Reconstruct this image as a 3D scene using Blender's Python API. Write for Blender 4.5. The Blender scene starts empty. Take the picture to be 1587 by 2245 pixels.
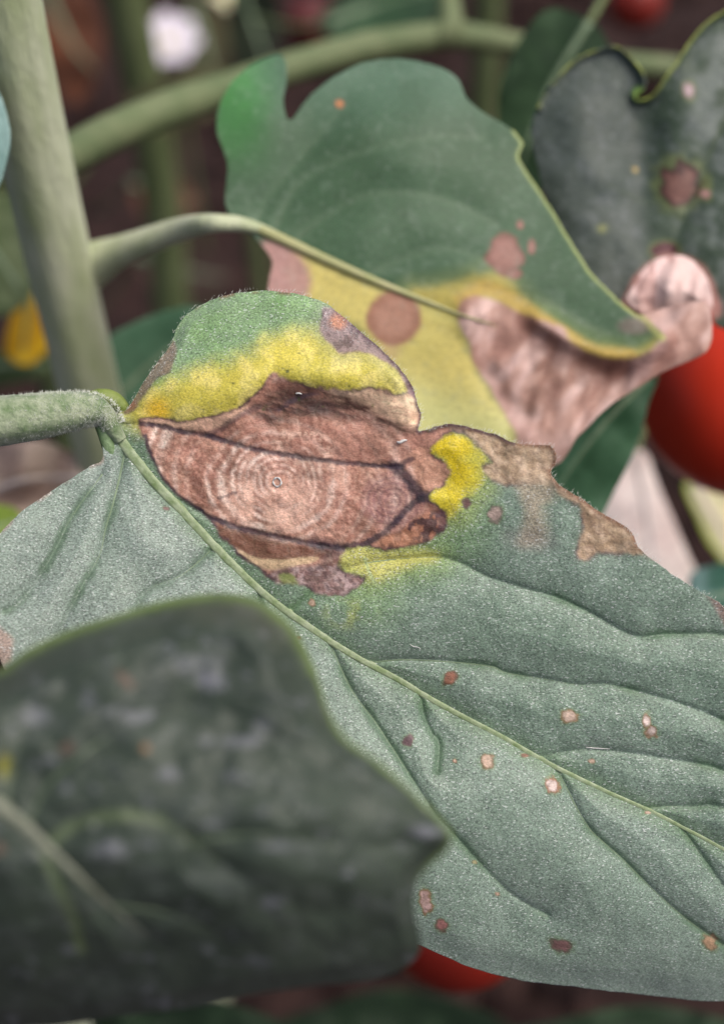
import bpy, math, random
import numpy as np
from mathutils import Vector, Matrix

random.seed(7)
np.random.seed(7)

# ------------------------------------------------------------------ camera, sky, sun, exposure
SC = bpy.context.scene
PITCH = math.radians(45)            # the lens looks 45 degrees down into the plants
CAM = Vector((0.0, 0.0, 0.45))
FOVY = math.radians(45)
W, H = 1587.0, 2245.0               # size of the photograph, used to turn its pixels into directions
FPX = (H / 2) / math.tan(FOVY / 2)

cd = bpy.data.cameras.new("camera")
cam = bpy.data.objects.new("camera", cd)
SC.collection.objects.link(cam)
cam.location = CAM
cam.rotation_euler = (math.radians(90) - PITCH, 0, 0)
cd.sensor_fit = 'VERTICAL'
cd.sensor_height = 36.0
cd.lens = 18.0 / math.tan(FOVY / 2)
cd.clip_start = 0.005
cd.clip_end = 300.0
cd.dof.use_dof = True
cd.dof.focus_distance = 0.1095
cd.dof.aperture_fstop = cd.lens / 3.2
SC.camera = cam

SUN_EL, SUN_AZ = math.radians(64), math.radians(105)     # azimuth from +Y (away from the camera) towards +X
w = bpy.data.worlds.new("World")
SC.world = w
w.use_nodes = True
nt = w.node_tree
sky = nt.nodes.new("ShaderNodeTexSky")
sky.sky_type = 'NISHITA'
sky.sun_disc = False
sky.sun_elevation = SUN_EL
sky.sun_rotation = SUN_AZ
sky.air_density = 0.55
sky.dust_density = 5.0
sky.ozone_density = 0.5
bg = nt.nodes["Background"]
bg.inputs[1].default_value = 0.12
nt.links.new(sky.outputs[0], bg.inputs[0])

sd = bpy.data.lights.new("sun", 'SUN')
sd.energy = 1.5
sd.angle = math.radians(40)
sd.color = (1.0, 0.96, 0.9)
sun = bpy.data.objects.new("sun", sd)
SC.collection.objects.link(sun)
tosun = Vector((math.sin(SUN_AZ) * math.cos(SUN_EL), math.cos(SUN_AZ) * math.cos(SUN_EL), math.sin(SUN_EL)))
sun.rotation_euler = tosun.to_track_quat('Z', 'Y').to_euler()
sun.location = (0, 0, 2)

SC.view_settings.view_transform = 'Standard'
SC.view_settings.look = 'None'
SC.view_settings.exposure = 0.5
SC.view_settings.gamma = 1.0
SC.cycles.use_denoising = True
SC.cycles.max_bounces = 8
SC.cycles.use_adaptive_sampling = False

# ------------------------------------------------------------------ pixels to places
ROT = np.array(Matrix.Rotation(math.radians(90) - PITCH, 3, 'X'))
CAMV = np.array(CAM)
MM = FPX / 110.0                    # photograph pixels per millimetre at the leaf in focus


def place(px, py, d):
    """world points at depth d (metres along the view axis) in the direction of the pixels"""
    px, py, d = np.asarray(px, float), np.asarray(py, float), np.asarray(d, float)
    c = np.stack([(px - W / 2) / FPX * d, -(py - H / 2) / FPX * d, -d + 0 * px], -1)
    return c @ ROT.T + CAMV


def pt(px, py, d):
    return Vector(place(px, py, d).tolist())


def depth_of(p):
    return float(-((np.array(p) - CAMV) @ ROT)[2])


# ------------------------------------------------------------------ noise, curves, distances
_LAT = {}


def noise(x, y, scale, seed=0, octaves=3):
    out = np.zeros_like(x, dtype=float)
    amp, tot = 1.0, 0.0
    for o in range(octaves):
        key = (seed * 17 + o) % 997
        if key not in _LAT:
            _LAT[key] = np.random.RandomState(key + 5).rand(256, 256)
        L = _LAT[key]
        u = x / scale * 2 ** o + 31.7 * o + seed * 3.1
        v = y / scale * 2 ** o + 17.3 * o + seed * 7.7
        iu, iv = np.floor(u).astype(int), np.floor(v).astype(int)
        fu, fv = u - iu, v - iv
        fu, fv = fu * fu * (3 - 2 * fu), fv * fv * (3 - 2 * fv)
        a, b = L[iu % 256, iv % 256], L[(iu + 1) % 256, iv % 256]
        c, d = L[iu % 256, (iv + 1) % 256], L[(iu + 1) % 256, (iv + 1) % 256]
        out += amp * ((a * (1 - fu) + b * fu) * (1 - fv) + (c * (1 - fu) + d * fu) * fv)
        tot += amp
        amp *= 0.55
    return out / tot


def sstep(a, b, x):
    t = np.clip((x - a) / (b - a), 0, 1)
    return t * t * (3 - 2 * t)


def spline(pts, sub=6, closed=False):
    p = np.array(pts, float)
    n = len(p)
    out = []
    rng = range(n if closed else n - 1)
    for i in rng:
        if closed:
            a, b, c, d = p[(i - 1) % n], p[i], p[(i + 1) % n], p[(i + 2) % n]
        else:
            a, b, c, d = p[max(i - 1, 0)], p[i], p[i + 1], p[min(i + 2, n - 1)]
        for k in range(sub):
            t = k / sub
            out.append(0.5 * (2 * b + (c - a) * t + (2 * a - 5 * b + 4 * c - d) * t * t + (3 * b - a - 3 * c + d) * t ** 3))
    if not closed:
        out.append(p[-1])
    return np.array(out)


def seg_dist(x, y, line, closed=False, full=False):
    """distance to a polyline; with full also the nearest point"""
    a = line
    b = np.roll(line, -1, 0) if closed else line[1:]
    a = a if closed else line[:-1]
    best = np.full(x.shape, 1e18)
    nx, ny = x.copy(), y.copy()
    for (ax, ay), (bx, by) in zip(a[:, :2], b[:, :2]):
        dx, dy = bx - ax, by - ay
        L = dx * dx + dy * dy + 1e-12
        t = np.clip(((x - ax) * dx + (y - ay) * dy) / L, 0, 1)
        qx, qy = ax + t * dx, ay + t * dy
        d = (x - qx) ** 2 + (y - qy) ** 2
        m = d < best
        best = np.where(m, d, best)
        if full:
            nx, ny = np.where(m, qx, nx), np.where(m, qy, ny)
    best = np.sqrt(best)
    return (best, nx, ny) if full else best


def inside(x, y, poly):
    r = np.zeros(x.shape, bool)
    q = np.roll(poly, -1, 0)
    for (ax, ay), (bx, by) in zip(poly, q):
        if ay == by:
            continue
        c = ((ay > y) != (by > y)) & (x < (bx - ax) * (y - ay) / (by - ay) + ax)
        r ^= c
    return r


def region(x, y, pts, warp=5.0, wscale=28.0, seed=1, sub=4, reach=70.0):
    """signed distance (negative inside) to a smooth outline with a ragged border"""
    poly = spline(pts, sub, True)
    lo, hi = poly.min(0) - reach, poly.max(0) + reach
    sel = (x > lo[0]) & (x < hi[0]) & (y > lo[1]) & (y < hi[1])
    sdv = np.full(x.shape, reach)
    if sel.any():
        xs, ys = x[sel], y[sel]
        xw = xs + warp * 2 * (noise(xs, ys, wscale, seed, 4) - 0.5)
        yw = ys + warp * 2 * (noise(xs, ys, wscale, seed + 40, 4) - 0.5)
        d = seg_dist(xw, yw, poly, True)
        d[inside(xw, yw, poly)] *= -1
        sdv[sel] = d
    return sdv


def near_line(x, y, pts, reach=60.0, warp=2.0, seed=3, sub=5):
    line = spline(pts, sub)
    lo, hi = line.min(0)[:2] - reach, line.max(0)[:2] + reach
    sel = (x > lo[0]) & (x < hi[0]) & (y > lo[1]) & (y < hi[1])
    out = np.full(x.shape, reach)
    if sel.any():
        xs, ys = x[sel], y[sel]
        xs = xs + warp * 2 * (noise(x[sel], y[sel], 22, seed, 3) - .5)
        ys = ys + warp * 2 * (noise(x[sel], y[sel], 22, seed + 9, 3) - .5)
        out[sel] = np.minimum(seg_dist(xs, ys, line), reach)
    return out


def vein_dist(x, y, lines, reach=190.0):
    out = np.full(x.shape, reach)
    for line in lines:
        lo, hi = line.min(0) - reach, line.max(0) + reach
        sel = np.nonzero((x > lo[0]) & (x < hi[0]) & (y > lo[1]) & (y < hi[1]))[0]
        for k in range(0, len(line) - 1, 5):            # piece by piece, only near the points
            pc = line[k:k + 6]
            lo, hi = pc.min(0) - reach, pc.max(0) + reach
            xs, ys = x[sel], y[sel]
            s2 = sel[(xs > lo[0]) & (xs < hi[0]) & (ys > lo[1]) & (ys < hi[1])]
            if len(s2):
                out[s2] = np.minimum(out[s2], seg_dist(x[s2], y[s2], pc))
    return out


def lin(r, g, b, k=1.0):
    f = lambda c: (c / 255 / 12.92 if c / 255 <= .04045 else ((c / 255 + .055) / 1.055) ** 2.4)
    return np.array([f(r) * k, f(g) * k, f(b) * k])


def mix(col, m, c):
    m = np.clip(m, 0, 1)[:, None]
    return col * (1 - m) + np.asarray(c) * m


# ------------------------------------------------------------------ objects
COL = SC.collection


def tag(o, label=None, cat=None, group=None, kind=None):
    for k, v in (("label", label), ("category", cat), ("group", group), ("kind", kind)):
        if v:
            o[k] = v
    return o


def empty(name, loc, label, cat, group=None):
    o = bpy.data.objects.new(name, None)
    o.empty_display_size = 0.01
    COL.objects.link(o)
    o.location = loc
    return tag(o, label, cat, group)


def mesh_obj(name, co, faces, mat, parent=None, smooth=True, attrs=None, solid=0.0, base=None):
    """co: world points (N,3); faces: (M,3|4) array or list of tuples"""
    b = np.array(parent_base(parent)) if parent else (np.array(base) if base is not None else np.zeros(3))
    co = np.asarray(co, float) - b
    me = bpy.data.meshes.new(name)
    if isinstance(faces, np.ndarray):
        k = faces.shape[1]
        me.vertices.add(len(co))
        me.vertices.foreach_set("co", co.ravel())
        me.loops.add(faces.size)
        me.loops.foreach_set("vertex_index", faces.ravel().astype(np.int32))
        me.polygons.add(len(faces))
        me.polygons.foreach_set("loop_start", np.arange(0, faces.size, k, dtype=np.int32))
        me.update(calc_edges=True)
        me.validate()
    else:
        me.from_pydata([tuple(c) for c in co], [], faces)
        me.update()
    if smooth:
        me.polygons.foreach_set("use_smooth", np.ones(len(me.polygons), bool))
    for an, av in (attrs or {}).items():
        if av.ndim == 2:
            a = me.attributes.new(an, 'FLOAT_COLOR', 'POINT')
            a.data.foreach_set("color", np.concatenate([av, np.ones((len(av), 1))], 1).astype(np.float32).ravel())
        else:
            a = me.attributes.new(an, 'FLOAT', 'POINT')
            a.data.foreach_set("value", av.astype(np.float32))
    me.materials.append(mat)
    o = bpy.data.objects.new(name, me)
    COL.objects.link(o)
    if parent:
        o.parent = parent
    elif base is not None:
        o.location = base
    if solid:
        m = o.modifiers.new("thickness", 'SOLIDIFY')
        m.thickness = solid
        m.offset = -1.0
    return o


def parent_base(p):
    loc = Vector((0, 0, 0))
    while p:
        loc += p.location
        p = p.parent
    return loc


def tube(name, path, rad, mat, parent=None, sides=14, flat=None, bump=0.0, seed=0, base=None, cap=True, ridge=0.0, attrs=None):
    """path: world points, rad: radii in metres along it"""
    P = np.array([tuple(p) for p in path], float)
    R = np.array(rad, float)
    n = len(P)
    T = np.gradient(P, axis=0)
    T /= np.linalg.norm(T, axis=1)[:, None] + 1e-12
    up = np.array([0.3, 0.2, 0.93])
    N = np.zeros_like(P)
    v = np.cross(T[0], up)
    for i in range(n):
        v = v - T[i] * (v @ T[i])
        v /= np.linalg.norm(v) + 1e-12
        N[i] = v
    B = np.cross(T, N)
    ang = np.linspace(0, 2 * math.pi, sides, endpoint=False)
    rs = np.random.RandomState(seed)
    co = []
    for i in range(n):
        rr = R[i] * (1 + bump * (rs.rand(sides) - .5)) * (1 + ridge * np.cos(5 * ang))
        co.append(P[i] + (np.cos(ang) * rr)[:, None] * N[i] + (np.sin(ang) * rr)[:, None] * B[i])
    co = np.concatenate(co)
    f = []
    for i in range(n - 1):
        for j in range(sides):
            k = (j + 1) % sides
            f.append((i * sides + j, i * sides + k, (i + 1) * sides + k, (i + 1) * sides + j))
    if cap:
        f.append(tuple(range(sides))[::-1])
        f.append(tuple((n - 1) * sides + j for j in range(sides)))
    return mesh_obj(name, co, f, mat, parent, base=base)


def pix_path(pts, sub=8):
    """pts: (px, py, depth mm, radius px at that depth) -> world path, radii"""
    s = spline(pts, sub)
    P = place(s[:, 0], s[:, 1], s[:, 2] / 1000)
    R = s[:, 3] / FPX * s[:, 2] / 1000
    return P, R


# ------------------------------------------------------------------ materials
def newmat(name):
    m = bpy.data.materials.new(name)
    m.use_nodes = True
    t = m.node_tree
    return m, t, t.nodes["Principled BSDF"], t.nodes["Material Output"]


def nnoise(t, scale, detail=2.0, rough=0.5, vec=None):
    n = t.nodes.new("ShaderNodeTexNoise")
    n.inputs["Scale"].default_value = scale
    n.inputs["Detail"].default_value = detail
    n.inputs["Roughness"].default_value = rough
    if vec is not None:
        t.links.new(vec, n.inputs["Vector"])
    return n.outputs["Fac"]


def nramp(t, fac, stops):
    r = t.nodes.new("ShaderNodeValToRGB")
    e = r.color_ramp.elements
    while len(e) < len(stops):
        e.new(0.5)
    for el, (p, c) in zip(e, stops):
        el.position = p
        el.color = (*c, 1) if len(c) == 3 else c
    t.links.new(fac, r.inputs[0])
    return r.outputs[0]


def nmix(t, kind, fac, a, b):
    m = t.nodes.new("ShaderNodeMix")
    m.data_type = 'RGBA'
    m.blend_type = kind
    for s, v in ((m.inputs[0], fac), (m.inputs[6], a), (m.inputs[7], b)):
        if isinstance(v, bpy.types.NodeSocket):
            t.links.new(v, s)
        elif isinstance(v, (int, float)):
            s.default_value = v
        else:
            s.default_value = (*v, 1)
    return m.outputs[2]


def nmath(t, op, a, b=None):
    m = t.nodes.new("ShaderNodeMath")
    m.operation = op
    if op == 'MULTIPLY_ADD':
        m.inputs[2].default_value = 0.4
    for s, v in zip(m.inputs, (a, b)):
        if isinstance(v, bpy.types.NodeSocket):
            t.links.new(v, s)
        elif v is not None:
            s.default_value = v
    return m.outputs[0]


def coords(t, scale=(1, 1, 1), rot=(0, 0, 0)):
    c = t.nodes.new("ShaderNodeTexCoord")
    mp = t.nodes.new("ShaderNodeMapping")
    mp.inputs["Scale"].default_value = scale
    mp.inputs["Rotation"].default_value = rot
    t.links.new(c.outputs["Object"], mp.inputs["Vector"])
    return mp.outputs[0]


def leaf_material(name, fine=1.0, fleck=0.5, rough=0.5, spec=0.5, trans=0.12, mottle=0.3, bumpd=0.00006, net=0.0):
    """leaf skin: pigment painted per vertex, hairs, their glints and cells from noise; 'fuzz' says how hairy and green it is"""
    m, t, b, out = newmat(name)
    pig = t.nodes.new("ShaderNodeAttribute")
    pig.attribute_name = "pigment"
    fz = t.nodes.new("ShaderNodeAttribute")
    fz.attribute_name = "fuzz"
    v = coords(t, (1.0, 1.5, 1.5))
    v1 = coords(t)
    cells = nnoise(t, 4200 / fine, 3, 0.6, v)
    tone = nramp(t, cells, [(0.34, (1 - mottle * 1.5,) * 3), (0.5, (1, 1, 1)), (0.66, (1 + mottle,) * 3)])
    broad = nramp(t, nnoise(t, 260 / fine, 3, 0.55, v1), [(0.3, (0.88, 0.9, 0.88)), (0.7, (1.1, 1.08, 1.1))])
    c = nmix(t, 'MULTIPLY', nmath(t, 'MULTIPLY_ADD', fz.outputs['Fac'], 0.55), pig.outputs["Color"], tone)
    c = nmix(t, 'MULTIPLY', 1.0, c, broad)
    # net of the smallest veins
    vo = t.nodes.new("ShaderNodeTexVoronoi")
    vo.feature = 'DISTANCE_TO_EDGE'
    vo.inputs["Scale"].default_value = 620 / fine
    wob = t.nodes.new("ShaderNodeMix")
    wob.data_type = 'VECTOR'
    wob.inputs[0].default_value = 0.0012
    nz = t.nodes.new("ShaderNodeTexNoise")
    nz.inputs["Scale"].default_value = 500
    t.links.new(v1, nz.inputs["Vector"])
    t.links.new(v1, wob.inputs[4])
    t.links.new(nz.outputs["Color"], wob.inputs[5])
    t.links.new(wob.outputs[1], vo.inputs["Vector"])
    netm = nramp(t, vo.outputs["Distance"], [(0.0, (0, 0, 0)), (0.13, (1, 1, 1))])
    c = nmix(t, 'MIX', nmath(t, 'MULTIPLY', nmath(t, 'SUBTRACT', 1.0, netm), 0.22 * net), c, (0.09, 0.14, 0.07))
    # pale flecks: short hairs on the skin, their glints put into the colour
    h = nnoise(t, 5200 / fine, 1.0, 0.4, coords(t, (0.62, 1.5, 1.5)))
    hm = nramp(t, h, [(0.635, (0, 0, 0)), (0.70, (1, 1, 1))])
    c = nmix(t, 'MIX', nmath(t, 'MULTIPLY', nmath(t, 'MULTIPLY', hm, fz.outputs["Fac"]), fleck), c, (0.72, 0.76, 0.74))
    t.links.new(c, b.inputs["Base Color"])
    b.inputs["Roughness"].default_value = rough
    b.inputs["Specular IOR Level"].default_value = spec
    sw = nmath(t, 'MULTIPLY', fz.outputs["Fac"], 0.25)
    t.links.new(sw, b.inputs["Sheen Weight"])
    b.inputs["Sheen Roughness"].default_value = 0.6
    b.inputs["Sheen Tint"].default_value = (0.85, 0.92, 0.95, 1)
    bp = t.nodes.new("ShaderNodeBump")
    bp.inputs["Strength"].default_value = 0.55
    bp.inputs["Distance"].default_value = bumpd
    t.links.new(nmath(t, 'ADD', nmath(t, 'ADD', cells, nmath(t, 'MULTIPLY', h, 0.8)), nmath(t, 'MULTIPLY', netm, 1.2 * net)), bp.inputs["Height"])
    t.links.new(bp.outputs[0], b.inputs["Normal"])
    tr = t.nodes.new("ShaderNodeBsdfTranslucent")
    tc = nmix(t, 'MULTIPLY', 1.0, c, (1.5, 1.7, 0.7))
    t.links.new(tc, tr.inputs["Color"])
    mx = t.nodes.new("ShaderNodeMixShader")
    mx.inputs[0].default_value = trans
    t.links.new(b.outputs[0], mx.inputs[1])
    t.links.new(tr.outputs[0], mx.inputs[2])
    t.links.new(mx.outputs[0], out.inputs["Surface"])
    return m


def plain_material(name, c1, c2, scale=300, rough=0.6, spec=0.4, bump=0.0, bscale=None, stretch=(1, 1, 1), sheen=0.0):
    m, t, b, out = newmat(name)
    v = coords(t, stretch)
    n = nnoise(t, scale, 4, 0.6, v)
    c = nramp(t, n, [(0.3, tuple(c1)), (0.7, tuple(c2))])
    t.links.new(c, b.inputs["Base Color"])
    b.inputs["Roughness"].default_value = rough
    b.inputs["Specular IOR Level"].default_value = spec
    b.inputs["Sheen Weight"].default_value = sheen
    if bump:
        bp = t.nodes.new("ShaderNodeBump")
        bp.inputs["Strength"].default_value = 0.6
        bp.inputs["Distance"].default_value = bump
        t.links.new(nnoise(t, bscale or scale * 3, 3, 0.6, v), bp.inputs["Height"])
        t.links.new(bp.outputs[0], b.inputs["Normal"])
    return m


M = {}
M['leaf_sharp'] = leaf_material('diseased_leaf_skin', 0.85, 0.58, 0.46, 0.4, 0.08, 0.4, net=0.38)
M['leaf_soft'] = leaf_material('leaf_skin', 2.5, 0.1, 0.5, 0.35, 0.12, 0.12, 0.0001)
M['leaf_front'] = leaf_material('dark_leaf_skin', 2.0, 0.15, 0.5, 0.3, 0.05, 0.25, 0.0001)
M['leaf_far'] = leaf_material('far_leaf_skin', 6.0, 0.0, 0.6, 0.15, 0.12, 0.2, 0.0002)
M['stem'] = plain_material('stem_skin', (.30, .36, .17), (.54, .57, .40), 210, .7, .3, .0006, 800, (1, 1, .3), .2)
M['stem_far'] = plain_material('far_stem_skin', (.09, .12, .045), (.14, .17, .075), 120, .65, .3, .0003, 700)
M['petiole'] = plain_material('hairy_petiole_skin', (.10, .17, .06), (.34, .38, .26), 900, .6, .4, .0003, 2600, (1, 1, 1), .3)
M['midrib'] = plain_material('midrib_skin', (.15, .22, .08), (.34, .40, .26), 1100, .5, .45, .0001, 3000, (1, 1, 1), .2)
M['vein'] = plain_material('vein_skin', (.13, .19, .10), (.2, .27, .17), 900, .5, .4)
M['vein_dark'] = plain_material('dark_vein_skin', (.055, .08, .045), (.09, .12, .07), 500, .5, .4)
M['vein_pale'] = plain_material('dead_vein_skin', (.5, .42, .38), (.62, .54, .5), 500, .6, .3)
M['hair'] = plain_material('hair_skin', (.5, .54, .46), (.7, .72, .66), 900, .4, .5)

# ------------------------------------------------------------------ leaves as surfaces


def blade(name, outline, depth, step, paint, mat, parent, sub=6, ragged=1.2, thick=0.0003):
    """a leaf blade: outline in photograph pixels, depth(x, y, edge) in mm, paint(x, y, edge) -> pigment, fuzz"""
    poly = spline(outline, sub, True)
    k = np.arange(len(poly))
    nrm = np.roll(poly, -1, 0) - np.roll(poly, 1, 0)
    nrm = np.stack([nrm[:, 1], -nrm[:, 0]], 1) / (np.linalg.norm(nrm, axis=1)[:, None] + 1e-9)
    poly = poly + nrm * (ragged * 2 * (noise(poly[:, 0], poly[:, 1], 14, 77, 3) - .5))[:, None]
    lo, hi = poly.min(0) - step * 2, poly.max(0) + step * 2
    gx, gy = np.arange(lo[0], hi[0], step), np.arange(lo[1], hi[1], step)
    X, Y = np.meshgrid(gx, gy)
    sh = X.shape
    x, y = X.ravel(), Y.ravel()
    ins = inside(x, y, poly).reshape(sh)
    cell = ins[:-1, :-1] | ins[1:, :-1] | ins[:-1, 1:] | ins[1:, 1:]
    ids = np.arange(x.size).reshape(sh)
    q = np.stack([ids[:-1, :-1][cell], ids[1:, :-1][cell], ids[1:, 1:][cell], ids[:-1, 1:][cell]], 1)
    used = np.unique(q)
    remap = np.full(x.size, -1)
    remap[used] = np.arange(len(used))
    q = remap[q]
    x, y, inn = x[used], y[used], ins.ravel()[used]
    d, nx, ny = seg_dist(x, y, poly, True, True)
    x, y = np.where(inn, x, nx), np.where(inn, y, ny)
    edge = np.where(inn, d, 0)
    D = depth(x, y, edge)
    pig, fz = paint(x, y, edge)
    co = place(x, y, D / 1000)
    return mesh_obj(name, co, q, mat, parent, attrs={"pigment": pig, "fuzz": fz}, solid=thick)


def vein(name, pts, depthf, r0, r1, mat, parent, lift=0.0, sides=8, sub=8):
    s = spline(pts, sub)
    D = depthf(s[:, 0], s[:, 1], np.full(len(s), 80.0)) - lift
    P = place(s[:, 0], s[:, 1], D / 1000)
    R = np.linspace(r0, r1, len(s)) / 1000
    return tube(name, P, R, mat, parent, sides=sides, bump=0.06, seed=len(s))


# ================================================================== ground
def build_ground():
    m, t, b, out = newmat("damp_soil")
    v = coords(t)
    c = nramp(t, nnoise(t, 55, 6, 0.65, v), [(0.3, (0.010, 0.005, 0.005)), (0.52, (0.024, 0.012, 0.010)), (0.75, (0.06, 0.03, 0.024))])
    t.links.new(c, b.inputs["Base Color"])
    b.inputs["Roughness"].default_value = 0.9
    b.inputs["Specular IOR Level"].default_value = 0.2
    g = np.concatenate([-np.geomspace(80, 1.3, 14), np.linspace(-1.2, 1.2, 121), np.geomspace(1.3, 80, 14)])
    X, Y = np.meshgrid(g, g + 0.4)
    x, y = X.ravel(), Y.ravel()
    near = np.exp(-(x ** 2 + (y - .4) ** 2) / 2.0)
    z = near * (0.05 * (noise(x, y, .13, 3, 4) - .5) + 0.02 * (noise(x, y, .03, 8, 2) - .5)) - 0.02
    ids = np.arange(x.size).reshape(X.shape)
    q = np.stack([ids[:-1, :-1].ravel(), ids[:-1, 1:].ravel(), ids[1:, 1:].ravel(), ids[1:, :-1].ravel()], 1)
    o = mesh_obj("ground", np.stack([x, y, z], 1), q, m)
    tag(o, kind='structure')
    # crumbs of soil: nobody could count them
    rs = np.random.RandomState(4)
    V, F = [], []
    ico = [(1, 0, 0), (-1, 0, 0), (0, 1, 0), (0, -1, 0), (0, 0, 1), (0, 0, -1)]
    fc = [(0, 2, 4), (2, 1, 4), (1, 3, 4), (3, 0, 4), (2, 0, 5), (1, 2, 5), (3, 1, 5), (0, 3, 5)]
    for i in range(1400):
        px, py = rs.uniform(-.5, .5), rs.uniform(.15, 1.5)
        s = rs.uniform(.004, .016)
        k = len(V)
        for c0 in ico:
            V.append((px + c0[0] * s * rs.uniform(.6, 1.3), py + c0[1] * s * rs.uniform(.6, 1.3), -.012 + c0[2] * s * rs.uniform(.5, 1.0)))
        F += [(a + k, b2 + k, c2 + k) for a, b2, c2 in fc]
    o = mesh_obj("soil_crumbs", np.array(V), F, m, smooth=False)
    tag(o, "crumbly dark brown soil lying under the plants", "soil", kind='stuff')


build_ground()

# ================================================================== the diseased leaf in focus
MIDRIB = [(222, 885), (245, 930), (275, 975), (330, 1045), (400, 1120), (470, 1195), (540, 1265), (610, 1325), (680, 1375), (740, 1415),
          (800, 1450), (870, 1487), (950, 1535), (1030, 1578), (1100, 1615), (1170, 1655), (1240, 1692), (1330, 1735), (1420, 1775),
          (1500, 1815), (1587, 1862), (1700, 1930), (1790, 1990)]
MAIN_OUT = [(262, 905), (278, 900), (288, 885), (300, 865), (330, 815), (360, 775), (378, 750), (385, 725), (400, 700), (425, 678), (455, 662),
            (490, 648), (530, 641), (575, 637), (620, 640), (655, 645), (690, 655), (715, 665), (740, 685), (765, 705), (800, 735),
            (840, 770), (870, 800), (893, 830), (908, 860), (916, 890), (923, 910), (920, 932), (917, 946), (935, 942), (960, 935),
            (990, 931), (1020, 935), (1060, 945), (1090, 955), (1120, 968), (1155, 975), (1190, 976), (1207, 979), (1217, 997),
            (1215, 1015), (1208, 1036), (1222, 1060), (1255, 1083), (1280, 1098), (1310, 1120), (1345, 1140), (1370, 1155),
            (1388, 1172), (1395, 1195), (1408, 1208), (1440, 1235), (1490, 1270), (1540, 1300), (1587, 1332), (1680, 1420),
            (1760, 1560), (1800, 1760), (1815, 1960), (1790, 2080), (1700, 2160), (1587, 2195), (1400, 2180), (1260, 2163),
            (1147, 2150), (1035, 2122), (924, 2074), (780, 2010), (600, 1930), (400, 1830), (220, 1700), (80, 1560), (12, 1470),
            (-12, 1390), (-40, 1300), (-35, 1220), (0, 1170), (20, 1150), (50, 1120), (90, 1092), (130, 1066), (180, 1033),
            (205, 1018), (224, 1008), (226, 970), (222, 930)]
UV = {
    1: [(272, 932), (330, 930), (400, 945), (455, 955), (560, 985), (700, 1008), (830, 1022), (880, 1022)],
    2: [(395, 1098), (440, 1125), (500, 1150), (600, 1175), (700, 1195), (760, 1205)],
    3: [(640, 1335), (720, 1268), (800, 1235), (880, 1225), (960, 1222), (1010, 1235), (1070, 1265), (1150, 1290), (1220, 1310),
        (1290, 1342), (1385, 1393), (1450, 1391), (1520, 1389), (1587, 1394), (1700, 1440)],
    4: [(815, 1452), (880, 1446), (960, 1449), (1070, 1460), (1110, 1475), (1200, 1490), (1270, 1502), (1330, 1500), (1430, 1525), (1510, 1550),
        (1587, 1582), (1720, 1660)],
    5: [(1180, 1660), (1230, 1650), (1290, 1642), (1360, 1648), (1450, 1662), (1587, 1690), (1740, 1780)],
    6: [(1415, 1773), (1460, 1768), (1520, 1767), (1587, 1771), (1740, 1830)],
    7: [(275, 990), (262, 1050), (247, 1110), (232, 1160), (220, 1215), (190, 1270), (150, 1345), (130, 1400)],
    8: [(225, 1040), (160, 1130), (130, 1190), (90, 1260), (45, 1320), (10, 1340)],
    9: [(470, 1200), (400, 1260), (330, 1290), (300, 1330), (270, 1420), (230, 1500)],
    10: [(725, 1412), (745, 1460), (775, 1520), (820, 1580), (860, 1640), (905, 1710), (950, 1780), (1000, 1835), (1050, 1890), (1120, 1960), (1200, 2005)],
    11: [(920, 1520), (930, 1570), (945, 1605), (962, 1630), (958, 1690)],
    12: [(1222, 1690), (1245, 1735), (1290, 1815), (1360, 1880), (1430, 1950), (1500, 2012), (1570, 2062), (1640, 2110)],
    13: [(1490, 1812), (1540, 1880), (1600, 1960), (1690, 2040)],
    14: [(570, 1300), (560, 1400), (590, 1500), (650, 1600)],
}
_mid = spline(MIDRIB, 5)
_veins = [spline(v, 5) for v in UV.values()]


def side_of_midrib(x, y):
    """positive on the upper right half"""
    yy = np.interp(x, _mid[:, 0], _mid[:, 1])
    return yy - y


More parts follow.
